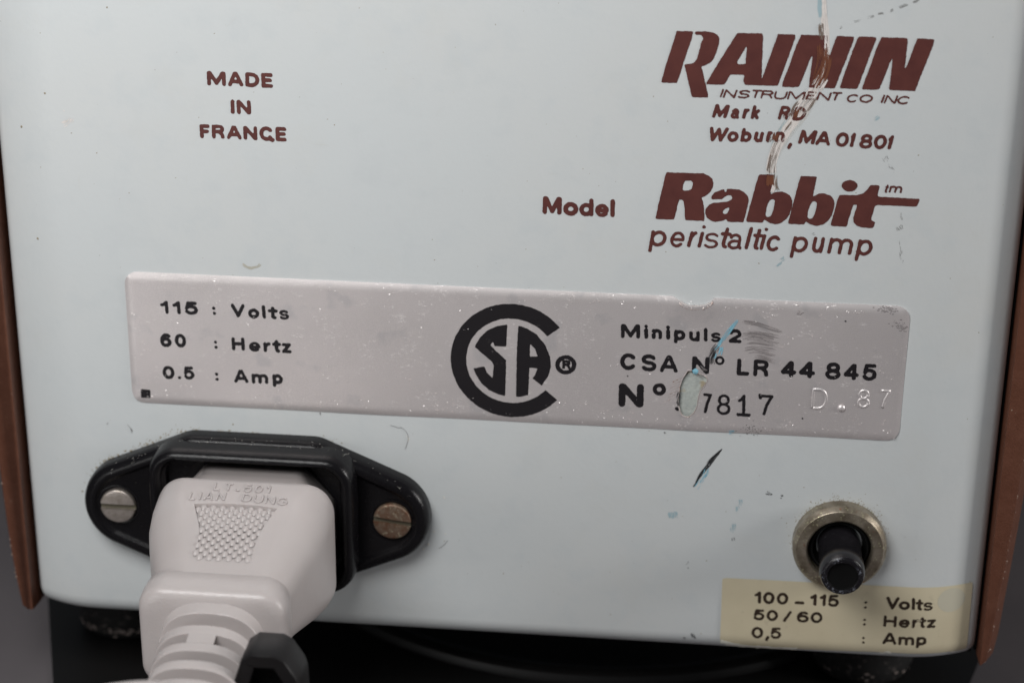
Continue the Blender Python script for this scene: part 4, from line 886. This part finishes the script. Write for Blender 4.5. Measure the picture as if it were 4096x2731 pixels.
# body: tapering block
secs = [(11.6,12.2,8.7,3.0,.2), (11.75,12.7,9.3,3.6,.2), (12.3,13.0,9.6,4.2,.25), (13.4,13.1,9.7,4.6,.3), (17,13.05,9.2,4.8,.65), (20.5,12.7,8.6,4.9,1.0), (24,11.9,7.8,4.8,1.1), (27.5,10.7,7.0,4.6,.9), (30.5,9.7,6.4,4.4,.6), (32.2,9.2,6.1,4.2,.25), (34,9.,5.9,4.,.1)]
SZ = [s_[0] for s_ in secs]
rings = [rrect(pcx(z)+.2, PCY+dy, hx-.7, hy, r, z, 10) for z, hx, hy, r, dy in secs]
v, f = loft(rings, True, True)
body = mesh("plug_body", v, f, M['pvc'], cord, sharp=60)
def topy(z): return PCY+np.interp(z, SZ, [s_[2]+s_[4] for s_ in secs])
# top face approximated by a sloping plane for the moulded writing and the grip
za, zb = 13.6, 30.0; sb = (topy(zb)-topy(za))/(zb-za)
def on_top(px, py):
    q = at_slope(px, py, topy(za)-sb*za, sb)
    for _ in range(6):                 # refine on the true curved top
        a = topy(q[2])-0*q[2]; q = at_slope(px, py, a-sb*q[2], sb)
    return q
R6 = reg(0, 1650, 1.3067); R7 = reg(500, 1750, 2.6133)
grip_px = [(722,690),(900,683),(1150,690),(1400,708),(1590,740),(1545,800),(1470,900),(1410,1000),(1370,1090),(1340,1170),(1320,1278),(1100,1268),(900,1255),(710,1240),(745,1150),(770,1060),(778,980),(770,900),(745,790)]
grip = [on_top(*R7(*p)) for p in grip_px]
gz = np.array([[q[0], q[2]] for q in grip]); gc = gz.mean(0)
def floor_y(z): zt, zf_ = gz[:,1].min(), gz[:,1].max(); t = (z-zt)/(zf_-zt); return topy(z)-(.62*(1-t)+.06*t)
cut = MB(); gr_ = resample([tuple(q) for q in gz], .8)
v, f = loft([[(x, topy(z)+2., z) for x, z in gr_], [(x, floor_y(z), z) for x, z in gr_]], True, True); cut.add(v, f)
co = cut.build("cutter", M['pvc'], cord, smooth=False)
import bmesh
bm = bmesh.new(); bm.from_mesh(co.data); bmesh.ops.recalc_face_normals(bm, faces=bm.faces); bm.to_mesh(co.data); bm.free()
bm = bmesh.new(); bm.from_mesh(body.data); bmesh.ops.recalc_face_normals(bm, faces=bm.faces); bm.to_mesh(body.data); bm.free()
md = body.modifiers.new("grip", 'BOOLEAN'); md.operation = 'DIFFERENCE'; md.object = co; md.solver = 'EXACT'
dg = bpy.context.evaluated_depsgraph_get(); nm = bpy.data.meshes.new_from_object(body.evaluated_get(dg)); body.modifiers.clear()
old = body.data; body.data = nm; bpy.data.objects.remove(co); nm.shade_smooth(); nm.set_sharp_from_angle(angle=math.radians(35))
# grip studs
def inside(x, z):
    c_ = False
    for i in range(len(gz)):
        (ax, ay), (bx, by) = gz[i-1], gz[i]
        if (ay > z) != (by > z) and x < (bx-ax)*(z-ay)/(by-ay)+ax: c_ = not c_
    return c_
mb = MB(); px_, pz_ = 1.28, 1.45; x0g, x1g, z0g, z1g = gz[:,0].min(), gz[:,0].max(), gz[:,1].min(), gz[:,1].max()
row = 0; z = z0g+.5
while z < z1g+.2:
    x = x0g+(.5*px_ if row%2 else 0)
    while x < x1g:
        xx = x+.058*(z-z0g)
        if inside(xx, z) :
            y0 = floor_y(z); hgt = .42; base = [(xx+px_*.56,y0-.02,z), (xx,y0-.02,z+pz_*.56), (xx-px_*.56,y0-.02,z), (xx,y0-.02,z-pz_*.56)]
            def lv(k, hh): return [(xx+(b[0]-xx)*k, y0+hh, z+(b[2]-z)*k) for b in base]
            def rnd(L):
                out = []
                for i in range(4): a, b, d = np.array(L[i-1]), np.array(L[i]), np.array(L[(i+1)%4]); out += [tuple(b+(a-b)*.25), tuple(b+(d-b)*.25)]
                return out
            v, f = loft([rnd(lv(1,-.02)), rnd(lv(.78,.16)), rnd(lv(.48,.36)), rnd(lv(.2,hgt))], False, True); mb.add(v, f)
        x += px_
    row += 1; z += pz_/2
studs = mb.build("grip_studs", M['pvc'], body, kind='stuff')
# raised moulded characters
def raised(lines, r):
    mb = MB()
    for text, b0, b1, hp, R, wr, gap in lines:
        q0, q1, qt = on_top(*R(*b0)), on_top(*R(*b1)), on_top(*R(*hp)); u = q1-q0; L = np.linalg.norm(u); u /= L; up = qt-q0; H = abs(up[2])
        for pl in strokes_of(text, 0, L/H, H, gap, wr):
            P_ = []
            for a, b in resample(pl, .12, False)+[pl[-1]]:
                p = q0+u*H*a; zz = p[2]-H*b; P_.append((p[0]-.058*H*b, topy(zz)+.0, zz))
            v, f = tube([(a, b+.09, c) for a, b, c in P_], r, 8); mb.add(v, f)
    return mb
raised([("LT-501", (918,552), (1510,585), (918,474), R7, .12, .28), ("LIAN", (660,652), (1040,660), (660,572), R7, .12, .3), ("DUNG", (1215,665), (1690,715), (1215,588), R7, .12, .22)], .135).build("moulded_lettering", M['pvc'], body)
# collar at the cable end
def cz(z): return pcx(z)
rings = [rrect(cz(z)-.25, PCY-.9+dy, hx-.3, hy, r, z, 10) for z, hx, hy, r, dy in ((31.2,8.9,6.4,3.,0), (31.6,9.55,7.0,3.2,0), (32.2,9.85,7.3,3.3,0), (34.5,9.95,7.4,3.3,0), (36.0,9.9,7.35,3.3,0), (36.6,9.75,7.2,3.2,0), (37.05,9.35,6.8,3.0,0), (37.3,8.6,6.1,3.1,0), (37.35,7.4,5.0,3.5,0))]
v, f = loft(rings, True, True); collar = mesh("plug_collar", v, f, M['pvc_grain'], cord, sharp=60)
# slotted strain relief
def boot_ring(z, k, bridge=None):
    t = (z-37)/22.; hx = (6.75-1.0*t)*k; hy = (6.1-1.3*t)*k; hx0, hy0 = hx/k, hy/k; c_ = pcx(z); y0 = PCY-1.1-.02*(z-37); out = []
    for i in range(96):
        a = 2*math.pi*i/96; e = 2/2.5; cs, sn = math.cos(a), math.sin(a)
        px, py = math.copysign(abs(cs)**e, cs), math.copysign(abs(sn)**e, sn); s_ = 1.
        if k < 1 and bridge == 'top' and min(abs(a-math.pi/2), abs(a-3*math.pi/2)) < .26: s_ = 1./k
        if k < 1 and bridge == 'side' and min(a, abs(a-math.pi), 2*math.pi-a) < .30: s_ = 1./k
        out.append((c_+hx*px*s_, y0+hy*py*s_, z))
    return out
rings = [boot_ring(36.9, 1.03), boot_ring(37.6, 1.0)]; z = 39.0; kk = 0
for z0_, z1_, br in ((39.5,42.0,'side'), (43.8,45.7,'top'), (47.4,49.3,'side'), (51.0,53.0,'side'), (54.8,56.6,'top'), (58.2,59.8,'side')):
    rings += [boot_ring(z0_-.12, 1.), boot_ring(z0_, .985), boot_ring(z0_+.03, .58, br), boot_ring(z1_-.03, .58, br), boot_ring(z1_, .985), boot_ring(z1_+.12, 1.)]
rings += [boot_ring(62, 1.), boot_ring(63.2, .95), boot_ring(63.6, .8)]
v, f = loft(rings, True, True); mesh("strain_relief", v, f, M['pvc'], cord, sharp=35)
cabp = spline([(pcx(62), PCY-2, 60), (pcx(66), PCY-5.5, 65), (22.5, PCY-13, 70), (23, PCY-23, 76), (19, TAB+5, 82), (8, TAB+3.6, 86), (-6, TAB+3.6, 92), (-14, TAB+8, 92), (-8, TAB+26, 84), (4, TAB+40.0, 72), (14, TAB+42.0, 67.5), (24, TAB+41.5, 66.0), (33, TAB+31, 67), (40, TAB+10, 76), (38, TAB+3.6, 88), (20, TAB+3.6, 110), (-40, TAB+3.6, 130), (-120, TAB+3.6, 130)], 10)
v, f = tube(cabp, 3.4, 20); mesh("cable", v, f, M['pvc'], cord)
# ---------------------------------------------------------------- black tie round the coiled cable
def tie_band(path, thick, z0, z1):
    P_ = [np.array(p, float) for p in path]; mb = MB(); rows = []
    for i, p in enumerate(P_):
        t = P_[min(i+1, len(P_)-1)]-P_[max(i-1,0)]; t /= np.linalg.norm(t); nn = np.array([-t[1], t[0]])
        o_, i_ = p+nn*thick/2, p-nn*thick/2; b = .28
        rows.append([(*o_, z0+b), (*(o_-nn*b*.6), z0), (*(i_+nn*b*.6), z0), (*i_, z0+b), (*i_, z1-b), (*(i_+nn*b*.6), z1), (*(o_-nn*b*.6), z1), (*o_, z1-b)])
    v, f = loft(rows, True, True); mb.add(v, f); return mb
tp_ = 0
tie = empty("cable_tie", (31, TAB, 50), "black plastic cable tie arching beside the plug's strain relief, out of focus", "cable tie")
tp = [(29.4,-54), (28.5,-42), (27.2,-35.6), (26.7,-34.0), (26.8,-33.1), (27.9,-30.4), (28.5,-30.0), (31.9,-30.0), (32.6,-30.3), (34.2,-32.4), (34.5,-33.2), (34.9,-43), (34.8,-54)]
tie_band([((x-30.6)*.8+29.9, y) for x, y in tp], 1.9, 45.0, 50.6).build("strap", M['nylon'], tie, sharp=50)
v, f = loft([rrect(30.2, -41.2, 2.4, 10.0, 1.0, z, 5) for z in (45.4, 47.6)]); mesh("tie_shade", v, f, M['deep'], tie, sharp=50)  # near-black block painted as the shade inside the strap's opening
